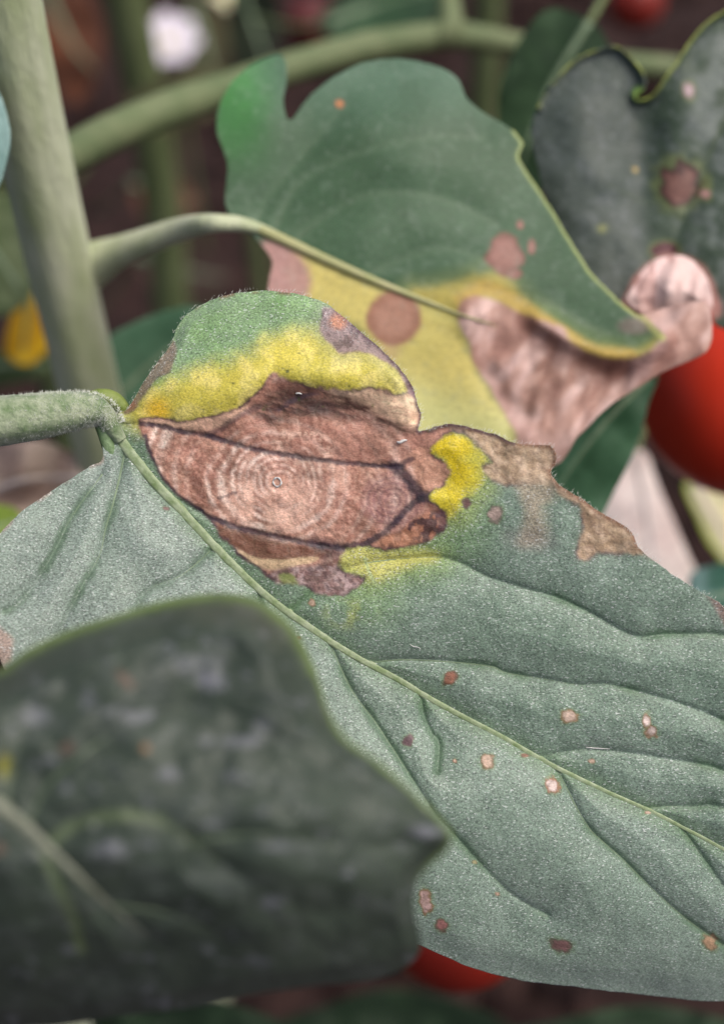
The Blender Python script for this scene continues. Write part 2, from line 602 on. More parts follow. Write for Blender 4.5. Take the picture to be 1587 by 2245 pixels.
def main_depth(x, y, edge):
    sm = side_of_midrib(x, y)
    dm = np.minimum(seg_dist(x, y, _mid), 900)
    dv = vein_dist(x, y, _veins)
    D = 109.5 - (y - 1200) * 0.0012
    D -= np.where(sm > 0, 0.0055, 0.0072) * (np.sqrt(dm ** 2 + 30 ** 2) - 30)          # the halves rise from the midrib
    dd = np.minimum(dv, dm * 0.9)
    necro = sstep(40, -20, region(x, y, LESION, 0, 30, 1))
    D -= 0.9 * (1 - np.exp(-dd / 50.0)) * (1 - 0.55 * necro)                            # panels bulge between the veins
    D += 0.13 * np.exp(-(dv / 6.0) ** 2) * (1 - .6 * necro)                              # veins sunk in
    D -= 1.1 * (noise(x, y, 210, 5, 2) - .5) + 0.35 * (noise(x, y, 60, 6, 2) - .5)
    # rolled crest along the yellow rim of the lesion and its hollow below
    crest = near_line(x, y, [(420, 905), (520, 868), (600, 815), (680, 828), (780, 838), (880, 850)], 130, 0)
    D -= 0.75 * np.exp(-(crest / 55.0) ** 2) * (1 - .75 * sstep(700, 830, x))
    hollow = near_line(x, y, [(560, 905), (640, 885), (720, 885), (800, 905)], 120, 0)
    D += 0.45 * np.exp(-(hollow / 38.0) ** 2)
    # upper lobe bends away towards its margin, dry margins curl
    D += 2.2 * sstep(860, 640, y) * sstep(950, 880, x)
    D += 0.7 * sstep(26, 0, edge) * (x < 960) * (y < 930)
    dry = sstep(26, -26, region(x, y, TAN_TOP, 0, 30, 1)) + sstep(26, -26, region(x, y, TAN_TRI, 0, 30, 1))
    D -= 1.0 * dry * (noise(x, y, 55, 15, 3) - .35)
    D += necro * (0.10 * (noise(x, y, 9, 16, 2) - .5) + 0.38 * (noise(x, y, 34, 17, 2) - .5))
    D += .5 * sstep(60, 0, edge) * sstep(1900, 2100, y) + 9.0 * np.clip((y - 1720) / 450., 0, 1.1) ** 2.2                                 # lower part bent down, shaped so that it darkens
    return D


LESION = [(303, 925), (330, 914), (400, 919), (460, 911), (500, 900), (540, 880), (570, 850), (600, 816), (620, 825), (660, 840), (720, 849),
          (770, 855), (800, 849), (840, 853), (870, 863), (890, 858), (935, 850), (950, 900), (935, 945), (990, 920), (1030, 948), (985, 952),
          (958, 968), (943, 990), (962, 1003), (979, 1016), (984, 1045), (966, 1070), (940, 1088), (958, 1108), (979, 1128), (976, 1160),
          (940, 1188), (890, 1202), (840, 1205), (790, 1199), (755, 1206), (744, 1237), (760, 1256), (796, 1264), (792, 1285), (740, 1309),
          (700, 1301), (650, 1284), (604, 1276), (560, 1245), (500, 1195), (460, 1143), (410, 1103), (370, 1068), (345, 1033), (328, 1000),
          (314, 965)]
TAN_TOP = [(985, 925), (1060, 940), (1150, 968), (1215, 970), (1225, 1000), (1212, 1036), (1225, 1066), (1190, 1062), (1150, 1062), (1112, 1066), (1085, 1052), (1060, 1035),
           (1062, 1022), (1078, 1010), (1052, 986), (1038, 962), (1010, 946)]
TAN_TRI = [(1215, 1045), (1260, 1080), (1320, 1120), (1400, 1165), (1412, 1210), (1372, 1216), (1312, 1214), (1282, 1232), (1262, 1212), (1277, 1155), (1265, 1108), (1225, 1085)]
YEL_TOP = [(290, 905), (305, 885), (335, 868), (380, 855), (430, 830), (500, 812), (560, 786), (592, 762), (640, 748), (700, 742), (760, 752), (820, 768),
           (870, 800), (903, 835), (905, 870), (800, 870), (700, 870), (620, 850), (560, 880), (480, 920), (330, 930)]
YEL_PATCH = [(943, 988), (972, 955), (1000, 948), (1036, 962), (1056, 990), (1062, 1020), (1050, 1055), (1022, 1085), (1003, 1112), (975, 1124), (940, 1105), (955, 1070), (985, 1040), (970, 1005)]
YEL_LOW = [(742, 1240), (752, 1205), (800, 1195), (870, 1205), (930, 1208), (962, 1222), (900, 1240), (850, 1262), (812, 1272), (790, 1262)]


def main_paint(x, y, edge):
    sm = side_of_midrib(x, y)
    n1, n2, n3 = noise(x, y, 120, 21, 3), noise(x, y, 34, 22, 3), noise(x, y, 7, 23, 2)
    green = lin(110, 131, 114)
    pale = lin(133, 147, 138)
    col = np.tile(green, (len(x), 1))
    col = mix(col, sstep(40, -60, sm) * (.2 + .6 * sstep(1000, 350, x)), pale)  # paler lower left half: sheen put into the pigment
    col = mix(col, sstep(.45, .75, n1) * .4, lin(126, 144, 130))
    fuzz = np.ones(len(x))
    # deeper green along the veins: thin hair, plus crease shade put into the colour
    dv = vein_dist(x, y, _veins[2:], 40)
    thin = sstep(17, 2, dv + 14 * (n2 - .5)) * sstep(.3, .6, noise(x, y, 90, 28, 2))
    col = mix(col, thin * .5, lin(62, 98, 58))
    fuzz *= 1 - .6 * thin
    dm = seg_dist(x, y, _mid)
    col = mix(col, sstep(40, 8, dm + 10 * (n2 - .5)) * .4, lin(95, 125, 82))
    # upper lobe and the blade around the lesion are greener
    les = region(x, y, LESION, 7.5, 18, 31, reach=160)
    lobe = sstep(935, 890, y) * sstep(960, 900, x)
    col = mix(col, lobe * (.75 + .5 * (n2 - .5)), lin(130, 164, 106))
    around = sstep(150, 30, les) * (sm > 0) * (.25 + .75 * sstep(35, 110, seg_dist(x, y, _mid)))
    col = mix(col, around * .55 * (1 - lobe), lin(118, 150, 94))
    g2 = sstep(.55, .8, noise(x, y, 50, 27, 3)) * lobe
    col = mix(col, g2 * .5, lin(84, 140, 58))
    # yellow halo
    yt = region(x, y, YEL_TOP, 9, 30, 33)
    ym = sstep(52, -20, yt)
    col = mix(col, ym, lin(202, 190, 78))
    col = mix(col, ym * sstep(.4, .75, n2), lin(218, 204, 112))
    col = mix(col, sstep(45, 5, np.hypot(x - 345, y - 900)) * ym * .8, lin(222, 178, 22))
    yp = region(x, y, YEL_PATCH, 5, 22, 34)
    ypm = sstep(20, -16, yp + 22 * (n2 - .5))
    col = mix(col, sstep(70, 5, yp) * .6, lin(158, 172, 84))
    col = mix(col, ypm, lin(222, 198, 34))
    col = mix(col, ypm * sstep(.5, .7, n2) * .5, lin(208, 192, 70))
    col = mix(col, ypm * sstep(1000, 1060, x + 30 * (n2 - .5)) * .6, lin(168, 178, 80))
    col = mix(col, ypm * sstep(1050, 1110, y) * .6, lin(206, 196, 64))
    yl = region(x, y, YEL_LOW, 5, 24, 35)
    col = mix(col, sstep(60, 0, yl) * .45, lin(140, 160, 78))
    col = mix(col, sstep(20, -16, yl + 10 * (n2 - .5)) * .85, lin(188, 184, 96))
    col = mix(col, sstep(65, 10, np.hypot((x - 765) * .8, (y - 1345) * 1.3)) * .45 * sstep(.35, .6, n2), lin(168, 172, 80))
    fuzz *= 1 - .8 * np.maximum(ym, ypm)
    # pale vein through the lower yellow patch
    pv = near_line(x, y, [(800, 1225), (808, 1250), (822, 1278), (835, 1290)], 30, 1)
    col = mix(col, sstep(5, 1, pv) * .6, lin(180, 200, 150))

    # ---- dead tissue with target rings
    dead = sstep(3.5, -3.5, les)
    br = np.tile(lin(170, 122, 104), (len(x), 1))
    ang = np.arctan2((y - 1055) * 1.12, x - 608)
    rr = np.hypot((x - 608) * 0.98, (y - 1055) * 1.14) + 20 * (noise(x, y, 80, 41, 3) - .5) + 6 * (n3 - .5)
    grain = noise(x, y, 6, 42, 2)
    br = mix(br, sstep(.45, .75, grain) * .5, lin(206, 164, 146))
    br = mix(br, sstep(.5, .25, grain) * .5, lin(122, 82, 72))
    blot = noise(x, y, 75, 142, 3)
    br = mix(br, sstep(.5, .75, blot) * .45, lin(198, 152, 132))
    br = mix(br, sstep(.48, .25, blot) * .45, lin(126, 88, 74))
    fan = .55 + .45 * np.cos(ang - 2.7)                       # the rings show best towards the leaf base
    for r0, wd, k in ((24, 5, .4), (40, 5, .55), (55, 5, .5), (70, 6, .7), (84, 5, .5), (98, 5, .6), (122, 8, .95), (150, 6, .6), (196, 6, .3), (222, 6, .35), (262, 11, 1.0), (292, 7, .7)):
        band = np.exp(-((rr - r0) / wd) ** 2) * k * (.35 + .65 * np.maximum(fan, sstep(150, 60, r0 + 0 * rr) * .8)) * (.25 + .75 * sstep(.3, .6, noise(x, y, 34, 43 + int(r0), 3)))
        br = mix(br, np.minimum(band * 1.6, 1) * (.55 + .45 * sstep(.3, .6, grain)), lin(234, 206, 192))
    for r0, wd, k in ((32, 4, .35), (63, 4, .35), (91, 4, .4), (109, 6, .5), (138, 7, .5), (170, 18, .35), (240, 12, .45)):
        band = np.exp(-((rr - r0) / wd) ** 2) * k * fan * .8 * sstep(.3, .6, noise(x, y, 24, 143 + int(r0), 2))
        br = mix(br, np.minimum(band * 1.2, 1), lin(122, 78, 66))
    fine = .5 + .5 * np.sin(rr / 2.35 + 2.0 * noise(x, y, 60, 144, 2))
    br = mix(br, fine * .22 * sstep(190, 120, rr) * sstep(.3, .65, noise(x, y, 40, 145, 2)), lin(112, 76, 66))
    br = mix(br, sstep(85, 20, np.hypot((x - 690) * .9, y - 1080)) * .5 * sstep(.4, .65, n2), lin(118, 76, 68))
    # warm bright field under the centre
    br = mix(br, sstep(140, 20, np.hypot((x - 600) * .7, (y - 1120) * 1.3)) * .75 * sstep(.25, .65, n2), lin(220, 178, 158))
    # second small target
    r2 = np.hypot((x - 862) * 1.0, (y - 1098) * 1.1) + 5 * (n3 - .5)
    tgt = sstep(85, 50, r2)
    br = mix(br, tgt * .45, lin(158, 116, 112))
    br = mix(br, tgt * (.5 + .5 * np.sin(r2 / 2.1)) * .5, lin(112, 78, 82))
    # upper part beyond the first side vein
    v1y = np.interp(x, [p[0] for p in UV[1]], [p[1] for p in UV[1]])
    up = sstep(4, -6, y - v1y)
    br = mix(br, up * .5, lin(160, 112, 96))
    arc = np.hypot((x - 665) * .8, (y - 985) * 1.25) + 6 * (n3 - .5)
    br = mix(br, up * np.exp(-((arc - 45) / 9) ** 2) * .65 * sstep(.3, .6, grain), lin(226, 186, 166))
    # pale rind next to the yellow, on the left and on the right
    rl = region(x, y, [(310, 925), (330, 916), (400, 922), (460, 912), (500, 902), (545, 882), (520, 915), (480, 938), (430, 944), (370, 935)], 3, 20, 51)
    br = mix(br, sstep(5, -5, rl), lin(204, 164, 140))
    rr_ = region(x, y, [(740, 848), (800, 851), (870, 866), (925, 862), (930, 900), (918, 935), (880, 925), (830, 905), (780, 885), (730, 865)], 6, 30, 52)
    br = mix(br, sstep(22, -16, rr_) * (.95 - .35 * sstep(.5, .75, noise(x * .35 + y * .1, y * 1.6 - x * .4, 10, 154, 3))), lin(236, 200, 168))
    # dark streaked fold: brown tissue with the fold's shadow painted in
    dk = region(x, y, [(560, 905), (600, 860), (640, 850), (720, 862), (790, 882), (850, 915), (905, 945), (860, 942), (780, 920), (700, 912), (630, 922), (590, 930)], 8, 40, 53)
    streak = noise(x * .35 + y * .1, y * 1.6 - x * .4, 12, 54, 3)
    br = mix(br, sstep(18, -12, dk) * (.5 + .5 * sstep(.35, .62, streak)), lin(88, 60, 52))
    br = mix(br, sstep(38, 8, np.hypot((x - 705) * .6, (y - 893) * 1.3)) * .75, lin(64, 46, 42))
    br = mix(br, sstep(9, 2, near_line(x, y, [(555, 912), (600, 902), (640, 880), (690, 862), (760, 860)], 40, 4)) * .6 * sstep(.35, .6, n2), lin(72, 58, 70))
    # wedge under the second side vein, and pale sliver below it
    wedge = region(x, y, [(458, 1140), (520, 1160), (620, 1188), (700, 1200), (745, 1215), (700, 1225), (620, 1232), (560, 1225), (500, 1190)], 4, 20, 55)
    br = mix(br, sstep(6, -6, wedge) * .85, lin(104, 68, 52))
    sl = region(x, y, [(498, 1192), (560, 1222), (620, 1226), (690, 1220), (690, 1230), (620, 1248), (570, 1246), (540, 1230)], 3, 20, 56)
    br = mix(br, sstep(4, -4, sl) * .85, lin(200, 172, 138))
    # lower spur: grey violet, right spur: orange and black
    sp = region(x, y, [(590, 1262), (640, 1245), (700, 1240), (745, 1240), (800, 1262), (795, 1290), (740, 1312), (650, 1290)], 4, 20, 57)
    br = mix(br, sstep(8, -8, sp) * (.75 + .2 * n2), lin(124, 98, 96))
    br = mix(br, sstep(6, -6, sp) * sstep(.45, .65, noise(x, y, 11, 58, 3)) * .7, lin(172, 150, 148))
    br = mix(br, sstep(6, -6, sp) * sstep(.5, .35, noise(x, y, 9, 158, 3)) * .6, lin(78, 58, 60))
    grn = region(x, y, [(610, 1262), (640, 1260), (655, 1285), (630, 1292)], 6, 14, 58)
    br = mix(br, sstep(5, -5, grn) * .8, lin(126, 138, 74))
    orr = region(x, y, [(800, 1195), (860, 1170), (920, 1130), (960, 1120), (990, 1130), (985, 1170), (930, 1198), (850, 1210)], 4, 20, 59)
    om = sstep(6, -6, orr)
    br = mix(br, om * .8, lin(160, 106, 82))
    br = mix(br, om * sstep(.44, .56, noise(x, y, 13, 60, 3)) * .9, lin(72, 50, 52))
    br = mix(br, om * sstep(40, 10, np.hypot((x - 868) * .55, (y - 1183) * 1.7)) * .6, lin(188, 134, 106))
    br = mix(br, om * sstep(945, 968, x) * .8, lin(84, 60, 62))
    # tongue beside the yellow patch
    tg = region(x, y, [(905, 990), (945, 985), (975, 1012), (985, 1045), (960, 1075), (930, 1080), (905, 1045)], 3, 20, 61)
    br = mix(br, sstep(8, -6, tg) * .6, lin(178, 132, 108))
    # dark veins and dark rim
    for pts, wd, k in ((UV[1], 5.5, .85), (UV[2], 7, .9), ([(740, 1200), (800, 1192), (850, 1160), (890, 1118), (925, 1090)], 7.5, .9),
                       ([(862, 1022), (885, 1040), (903, 1062), (925, 1088), (945, 1090)], 13, .9), ([(870, 1020), (905, 1006)], 5, .7),
                       ([(480, 1092), (500, 1086), (520, 1080)], 3, .6), ([(455, 952), (490, 938), (530, 908), (570, 890)], 6, .6),
                       ([(318, 958), (330, 1000), (345, 1035), (380, 1080), (440, 1122)], 6, .85), ([(440, 1122), (470, 1168), (520, 1215), (570, 1252), (600, 1272)], 6, .85),
                       ([(690, 1190), (740, 1208), (720, 1225)], 16, .6)):
        dl = near_line(x, y, pts, 50, 2.2, 71)
        br = mix(br, sstep(wd * 1.5, wd * .4, dl + 5 * (n3 - .5)) * np.minimum(k * (.95 + .5 * (n2 - .5)), 1), lin(52, 41, 52))
    br = mix(br, sstep(-9, -1, les + 4 * (n3 - .5)) * (.35 + .6 * sstep(.35, .6, n2)), lin(70, 52, 58))
    br = np.clip(br * np.array([1.10, 1.13, 1.12]), 0, .85)
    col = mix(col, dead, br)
    fuzz = fuzz * (1 - dead)

    # ---- tan papery margins
    tn = np.tile(lin(172, 146, 118), (len(x), 1))
    tn = mix(tn, sstep(.4, .7, noise(x, y, 10, 81, 3)) * .6, lin(196, 172, 148))
    tn = mix(tn, sstep(.55, .75, noise(x * .5 + y * .5, y - x, 9, 82, 3)) * .5, lin(112, 84, 66))
    for poly, sd_, k in ((TAN_TOP, 83, .95), (TAN_TRI, 84, .97)):
        r_ = region(x, y, poly, 6, 20, sd_)
        mk = sstep(5, -5, r_)
        col = mix(col, sstep(16, 0, r_) * .35, lin(120, 130, 110))
        col = mix(col, mk * k, tn)
        col = mix(col, np.exp(-(r_ / 4.5) ** 2) * .6 * sstep(.35, .6, n2) * (edge > 6), lin(74, 58, 66))
        fuzz *= 1 - mk
    lower = region(x, y, [(1130, 1055), (1215, 1055), (1215, 1090), (1190, 1110), (1195, 1180), (1170, 1195), (1140, 1190), (1155, 1120)], 10, 30, 85)
    col = mix(col, sstep(22, -18, lower) * .75, lin(166, 150, 128))
    sh = region(x, y, [(1110, 1160), (1210, 1180), (1205, 1205), (1120, 1200)], 8, 30, 86)
    col = mix(col, sstep(18, -12, sh) * .3, lin(120, 108, 108))
    rim = sstep(12, 0, edge) * sstep(900, 960, x) * sstep(1250, 1180, y) * (x < 1440)
    col = mix(col, rim * .75, lin(120, 78, 56))
    rim2 = sstep(10, 2, edge) * (x > 940) * (x < 1130) * (y < 1000)
    col = mix(col, rim2 * .8, lin(88, 66, 72))
    cnr = region(x, y, [(1550, 1300), (1640, 1340), (1640, 1420), (1590, 1375), (1565, 1330)], 6, 20, 87)
    col = mix(col, sstep(8, -8, cnr) * .8, lin(130, 104, 96))
    # brown margins on the upper lobe
    lp = region(x, y, [(708, 672), (742, 680), (790, 715), (860, 778), (905, 830), (930, 870), (900, 868), (872, 815), (825, 782), (785, 772), (745, 776), (722, 755), (702, 728), (703, 695)], 5, 20, 91)
    lm = sstep(5, -5, lp)
    col = mix(col, sstep(40, 0, lp) * .35 * (1 - lm), lin(150, 160, 128))
    pat = np.tile(lin(150, 128, 132), (len(x), 1))
    pat = mix(pat, sstep(.45, .62, noise(x * .7 + y * .7, (y - x) * .6, 13, 92, 3)) * .8, lin(92, 68, 80))
    pat = mix(pat, sstep(30, 8, np.hypot(x - 742, (y - 705) * 1.2)) * .85, lin(196, 128, 98))
    col = mix(col, lm * .92, pat)
    mg = sstep(11, 1, edge + 8 * (n2 - .5)) * sstep(720, 790, x) * (x < 935) * (y < 960)
    col = mix(col, mg * .85, lin(88, 62, 68))
    ml = region(x, y, [(272, 905), (300, 862), (330, 812), (362, 770), (382, 748), (386, 775), (372, 815), (345, 830), (318, 862), (295, 900)], 3, 16, 93)
    col = mix(col, sstep(4, -4, ml) * .85, lin(138, 112, 96))
    col = mix(col, np.exp(-((ml + 1) / 4.) ** 2) * .5 * sstep(.4, .6, n2), lin(62, 50, 52))
    col = mix(col, sstep(20, 5, np.hypot(x - 285, y - 885)) * .8, lin(150, 92, 62))
    mt = sstep(9, 1, edge) * sstep(.52, .66, noise(x, y, 34, 94, 2)) * (y < 700) * (x < 960)
    col = mix(col, mt * .75, lin(120, 74, 62))
    dts = sstep(.80, .9, noise(x, y, 13, 95, 2)) * (ym + .5 * lobe)
    col = mix(col, dts * .6, lin(84, 92, 44))
    # lower left margins
    bl = sstep(10, 0, edge) * (x < 230) * sstep(.4, .6, noise(x, y, 40, 96, 2))
    col = mix(col, bl * .5, lin(165, 130, 118))
    bl2 = region(x, y, [(-40, 1370), (15, 1385), (28, 1420), (15, 1455), (-30, 1440)], 6, 20, 97)
    col = mix(col, sstep(10, -6, bl2) * .8, lin(158, 132, 120))

    # ---- separate small spots: (x, y, rx, ry, tilt, fill, rim)
    pk, wh, brn, vio = lin(194, 168, 148), lin(214, 196, 188), lin(138, 92, 72), lin(98, 74, 80)
    for (sx, sy, a, b_, tl, fc, rc) in (
            (986, 1487, 20, 12, -.75, brn, lin(96, 54, 44)), (1248, 1571, 19, 15, .2, pk * .9 + .08, lin(140, 104, 70)), (1418, 1583, 10, 17, .1, wh, lin(150, 110, 84)),
            (1428, 1603, 14, 14, 0, wh, lin(150, 110, 84)), (1066, 1669, 16, 15, 0, pk, lin(120, 84, 50)), (1211, 1722, 17, 19, 0, wh * .9, lin(150, 92, 62)),
            (895, 1624, 11, 13, .3, vio, vio), (997, 1668, 6, 5, 0, pk, brn), (1150, 1656, 9, 5, 0, brn, brn * .6), (1298, 1669, 7, 5, 0, pk, brn),
            (1420, 1781, 7, 4, 0, pk, brn), (933, 1976, 15, 26, -.15, lin(178, 150, 144), lin(128, 92, 58)), (967, 2030, 14, 12, .2, lin(160, 112, 106), lin(96, 60, 58)),
            (1228, 2072, 24, 15, .3, lin(116, 86, 84), lin(86, 70, 66)), (1555, 2066, 16, 18, -.3, lin(160, 130, 104), lin(126, 108, 84)),
            (1024, 1104, 11, 12, .3, lin(104, 74, 72), vio), (1084, 1127, 17, 20, .2, lin(166, 146, 136), lin(110, 98, 92)), (684, 1321, 8, 9, 0, pk, brn),
            (366, 1115, 8, 4, .2, lin(130, 98, 92), vio), (1090, 1960, 6, 5, 0, pk * .8, brn), (1040, 1890, 6, 4, 0, lin(150, 150, 110), brn * .9), (655, 1398, 6, 5, 0, brn, brn)):
        ca, sa = math.cos(tl), math.sin(tl)
        u, v_ = (x - sx) * ca + (y - sy) * sa, -(x - sx) * sa + (y - sy) * ca
        q = np.hypot(u / a, v_ / b_) * 1.08 + .95 * (noise(x, y, 10, 99, 2) - .5)
        col = mix(col, sstep(1.75, 1.1, q) * .4, lin(92, 120, 66))
        col = mix(col, sstep(1.3, .95, q) * .85, rc * .75 + lin(110, 104, 88) * .25)
        col = mix(col, sstep(1.0, .6, q) * (.7 + .4 * n3), fc * (.8 + .4 * n3[:, None]))
        fuzz *= 1 - sstep(1.3, 1, q)
    col *= (1 + .22 * (n3 - .5) + .14 * (n2 - .5))[:, None]
    return np.clip(col, 0.004, .9), np.clip(fuzz, 0, 1)


def build_main_leaf():
    base = pt(235, 900, .1095)
    root = empty("tomato_leaf", base, "sharp grey-green tomato leaflet with a big ringed brown lesion and yellow halo", "leaf")
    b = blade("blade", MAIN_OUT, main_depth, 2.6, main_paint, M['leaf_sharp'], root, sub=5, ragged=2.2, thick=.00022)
    b["label"] = "leaf blade with ringed brown lesion and yellow halo"
    s = spline(MIDRIB, 8)
    R = np.interp(s[:, 0], [222, 260, 400, 600, 900, 1300, 1587, 1790], [.66, .64, .56, .46, .38, .28, .22, .1]) / 1000
    D = main_depth(s[:, 0], s[:, 1], np.full(len(s), 80.)) + R * 1000 * .55
    P = place(s[:, 0], s[:, 1], D / 1000)
    tube("midrib", P, R, M['midrib'], root, sides=16, bump=.05, ridge=.10, seed=3)
    for k, (a, c) in {3: (.10, .05), 4: (.13, .06), 5: (.10, .05), 6: (.11, .06), 7: (.17, .06), 8: (.12, .05), 9: (.12, .05), 10: (.12, .07),
                      11: (.08, .04), 12: (.13, .07), 13: (.1, .05), 14: (.1, .05)}.items():
        pts = UV[k][2:] if k == 3 else UV[k]
        vein("vein", pts, main_depth, a, c, M['vein'], root, lift=-.07)
    # stalk coming in from the left and turning down into the midrib
    P, R = pix_path([(-330, 1010, 108, 52), (-160, 955, 107.5, 54), (-40, 928, 107.5, 55), (60, 915, 107.8, 52), (140, 903, 108.2, 46), (196, 897, 108.6, 36),
                     (226, 908, 109, 27), (246, 936, 109.4, 19), (266, 965, 109.8, 14)], 10)
    tube("petiole", P, R, M['petiole'], root, sides=28, bump=.05, seed=5, ridge=.03)
    P, R = pix_path([(190, 884, 110, 18), (218, 872, 110.2, 20), (246, 876, 110.6, 20), (268, 892, 110.8, 16), (284, 910, 111, 8)], 8)
    m = plain_material('young_stalk_skin', (.12, .18, .03), (.2, .25, .06), 700, .55, .4, .0002, 2600)
    tube("petiolule", P, R, m, root, sides=16, bump=.05, seed=6)
    # lower fold of the blade running up into the stalk
    P, R = pix_path([(208, 905, 109.2, 12), (222, 935, 109.5, 13), (236, 970, 109.8, 15), (250, 1005, 110.1, 15), (266, 1040, 110.8, 12)], 8)
    tube("stalk_wing", P, R, plain_material('wing_skin', (.09, .17, .06), (.19, .27, .14), 900, .55, .4, .0002, 2600), root, sides=14, bump=.05, seed=7)
    # hairs on the stalk: one uncountable mass
    rs = np.random.RandomState(11)
    s, Rr = pix_path([(-60, 928, 107.5, 55), (60, 915, 107.8, 52), (140, 903, 108.2, 46), (200, 897, 108.6, 38), (232, 905, 109, 30), (250, 935, 109.2, 24)], 40)
    V, F = [], []
    for i in range(2600):
        k = rs.randint(1, len(s) - 1)
        t = s[k + 1] - s[k - 1]
        t /= np.linalg.norm(t)
        n = np.cross(t, rs.randn(3))
        n /= np.linalg.norm(n)
        n2 = n + t * rs.uniform(-.8, .8) + rs.randn(3) * .3
        n2 /= np.linalg.norm(n2)
        p = s[k] + n * Rr[k] * .97
        L, wd = rs.uniform(.00012, .00042), rs.uniform(.000018, .000032)
        e1 = np.cross(n2, t)
        e1 /= np.linalg.norm(e1)
        e2 = np.cross(n2, e1)
        j = len(V)
        V += [p + e1 * wd, p - .5 * e1 * wd + .87 * e2 * wd, p - .5 * e1 * wd - .87 * e2 * wd, p + n2 * L]
        F += [(j, j + 1, j + 3), (j + 1, j + 2, j + 3), (j + 2, j, j + 3)]
    o = mesh_obj("stalk_hairs", np.array(V), F, M['hair'], root)
    o["kind"] = "stuff"
    # hairs standing on the dry and green upper margins
    poly = spline(MAIN_OUT, 5, True)
    poly = poly[(poly[:, 1] < 1340) & (poly[:, 0] > 280) & (poly[:, 0] < 1600) & (poly[:, 1] < 1345)]
    V, F = [], []
    for i in range(900):
        k = rs.randint(0, len(poly))
        px, py = poly[k] + rs.uniform(-5, 5, 2)
        d = main_depth(np.array([px]), np.array([py]), np.array([2.]))[0]
        p = place(px, py, d / 1000)
        q = place(px + rs.uniform(-4, 9), py - rs.uniform(1, 8), (d - rs.uniform(-.1, .25)) / 1000)
        wd = rs.uniform(.000012, .00002)
        j = len(V)
        V += [p + (wd, 0, 0), p + (-wd, 0, wd), p + (0, wd, -wd), q]
        F += [(j, j + 1, j + 3), (j + 1, j + 2, j + 3), (j + 2, j, j + 3)]
    o = mesh_obj("margin_hairs", np.array(V), F, M['hair'], root)
    o["kind"] = "stuff"
    return root


main_leaf = build_main_leaf()


def on_main(px, py, lift=0.0):
    d = main_depth(np.array([float(px)]), np.array([float(py)]), np.array([80.]))[0]
    return pt(px, py, (d - lift) / 1000)


def build_bits():
    """the tiny things lying on the leaf"""
    white = plain_material('pale_shell', (.46, .46, .45), (.66, .65, .62), 2500, .4, .5)
    ring = []
    for k in range(25):
        a = 2 * math.pi * k / 24
        ring.append(on_main(608 + (8 + 1.2 * math.sin(2 * a + 1)) * math.cos(a), 1057 + 10 * math.sin(a), .06 + .03 * math.sin(3 * a)))
    tag(tube("egg_shell", ring, [.000075 + .00003 * math.sin(k * 1.3) for k in range(25)], white, None, sides=8, cap=False, base=on_main(608, 1057)),
        "tiny pale ring of an empty egg shell at the centre of the lesion", "shell")
    for path, r, lab in (([(870, 968), (876, 970), (884, 966), (892, 965)], .00013, "tiny white flake at the right end of the brown lesion"),
                         ([(648, 863), (655, 862), (662, 864)], .00008, "tiny white flake on the dark fold above the rings"),
                         ([(1283, 1638), (1300, 1640), (1318, 1641), (1336, 1642)], .00005, "thin white lint fibre lying beside a side vein of the ringed leaf"),
                         ([(898, 1412), (905, 1417), (916, 1419), (922, 1423)], .00004, "short white bent fibre on the green blade below the yellow patch")):
        P = [on_main(a, b, .12) for a, b in spline(path, 5)]
        n = len(P)
        R = [r * (.35 + .65 * math.sin(math.pi * (i + .5) / n)) for i in range(n)]
        tag(tube("white_flake" if 'flake' in lab else "lint_fibre", P, R, white, None, sides=7, base=P[0]), lab, "flake" if 'flake' in lab else "fibre")


build_bits()

# ================================================================== plant behind: stem, branch, leaf
STEM_P = pt(128, 450, .146)


def vertical(px, py, d, r_mm, z0, z1, n=24, wob=.002, seed=1):
    p = pt(px, py, d)
    rs = np.random.RandomState(seed)
    zs = np.linspace(z0, z1, n)
    P = [Vector((p.x + wob * math.sin(z * 23 + seed), p.y + wob * math.cos(z * 17 + seed), z)) for z in zs]
    return P, [r_mm / 1000 * (1.1 - .25 * i / n) for i in range(n)]


BACK_MID = [(470, 492), (520, 492), (570, 503), (640, 535), (720, 572), (800, 607), (880, 640), (950, 667), (1010, 690), (1090, 715), (1180, 742), (1290, 762), (1400, 765), (1480, 755), (1600, 730)]
BACK_OUT = [(540, 500), (512, 482), (497, 455), (494, 420), (500, 370), (490, 330), (475, 290), (478, 240), (500, 190), (540, 150), (590, 125), (615, 120), (627, 140),
            (627, 180), (620, 220), (628, 255), (640, 262), (660, 235), (690, 200), (730, 170), (790, 140), (860, 128), (920, 135), (970, 150),
            (1005, 175), (1020, 210), (1050, 240), (1100, 270), (1130, 290), (1146, 315), (1136, 342), (1152, 372), (1190, 430), (1240, 510),
            (1290, 590), (1345, 648), (1385, 682), (1410, 690), (1480, 668), (1545, 664), (1560, 715), (1546, 772), (1460, 812), (1400, 848), (1330, 892),
            (1262, 960), (1228, 1010), (1180, 1030), (1080, 1060), (960, 1060), (840, 980), (720, 860), (640, 740), (592, 660), (588, 620), (597, 575), (575, 540)]
_bmid = spline(BACK_MID, 5)
BV = [[(640, 535), (720, 470), (800, 430), (900, 420), (1000, 445), (1090, 490)], [(800, 607), (900, 560), (1000, 545), (1120, 600)],
      [(560, 500), (590, 430), (640, 370), (700, 300), (760, 230)], [(600, 515), (660, 400), (800, 330), (960, 300), (1060, 300)],
      [(880, 640), (980, 620), (1100, 640), (1200, 680)]]
_bv = [spline(v, 5) for v in BV]


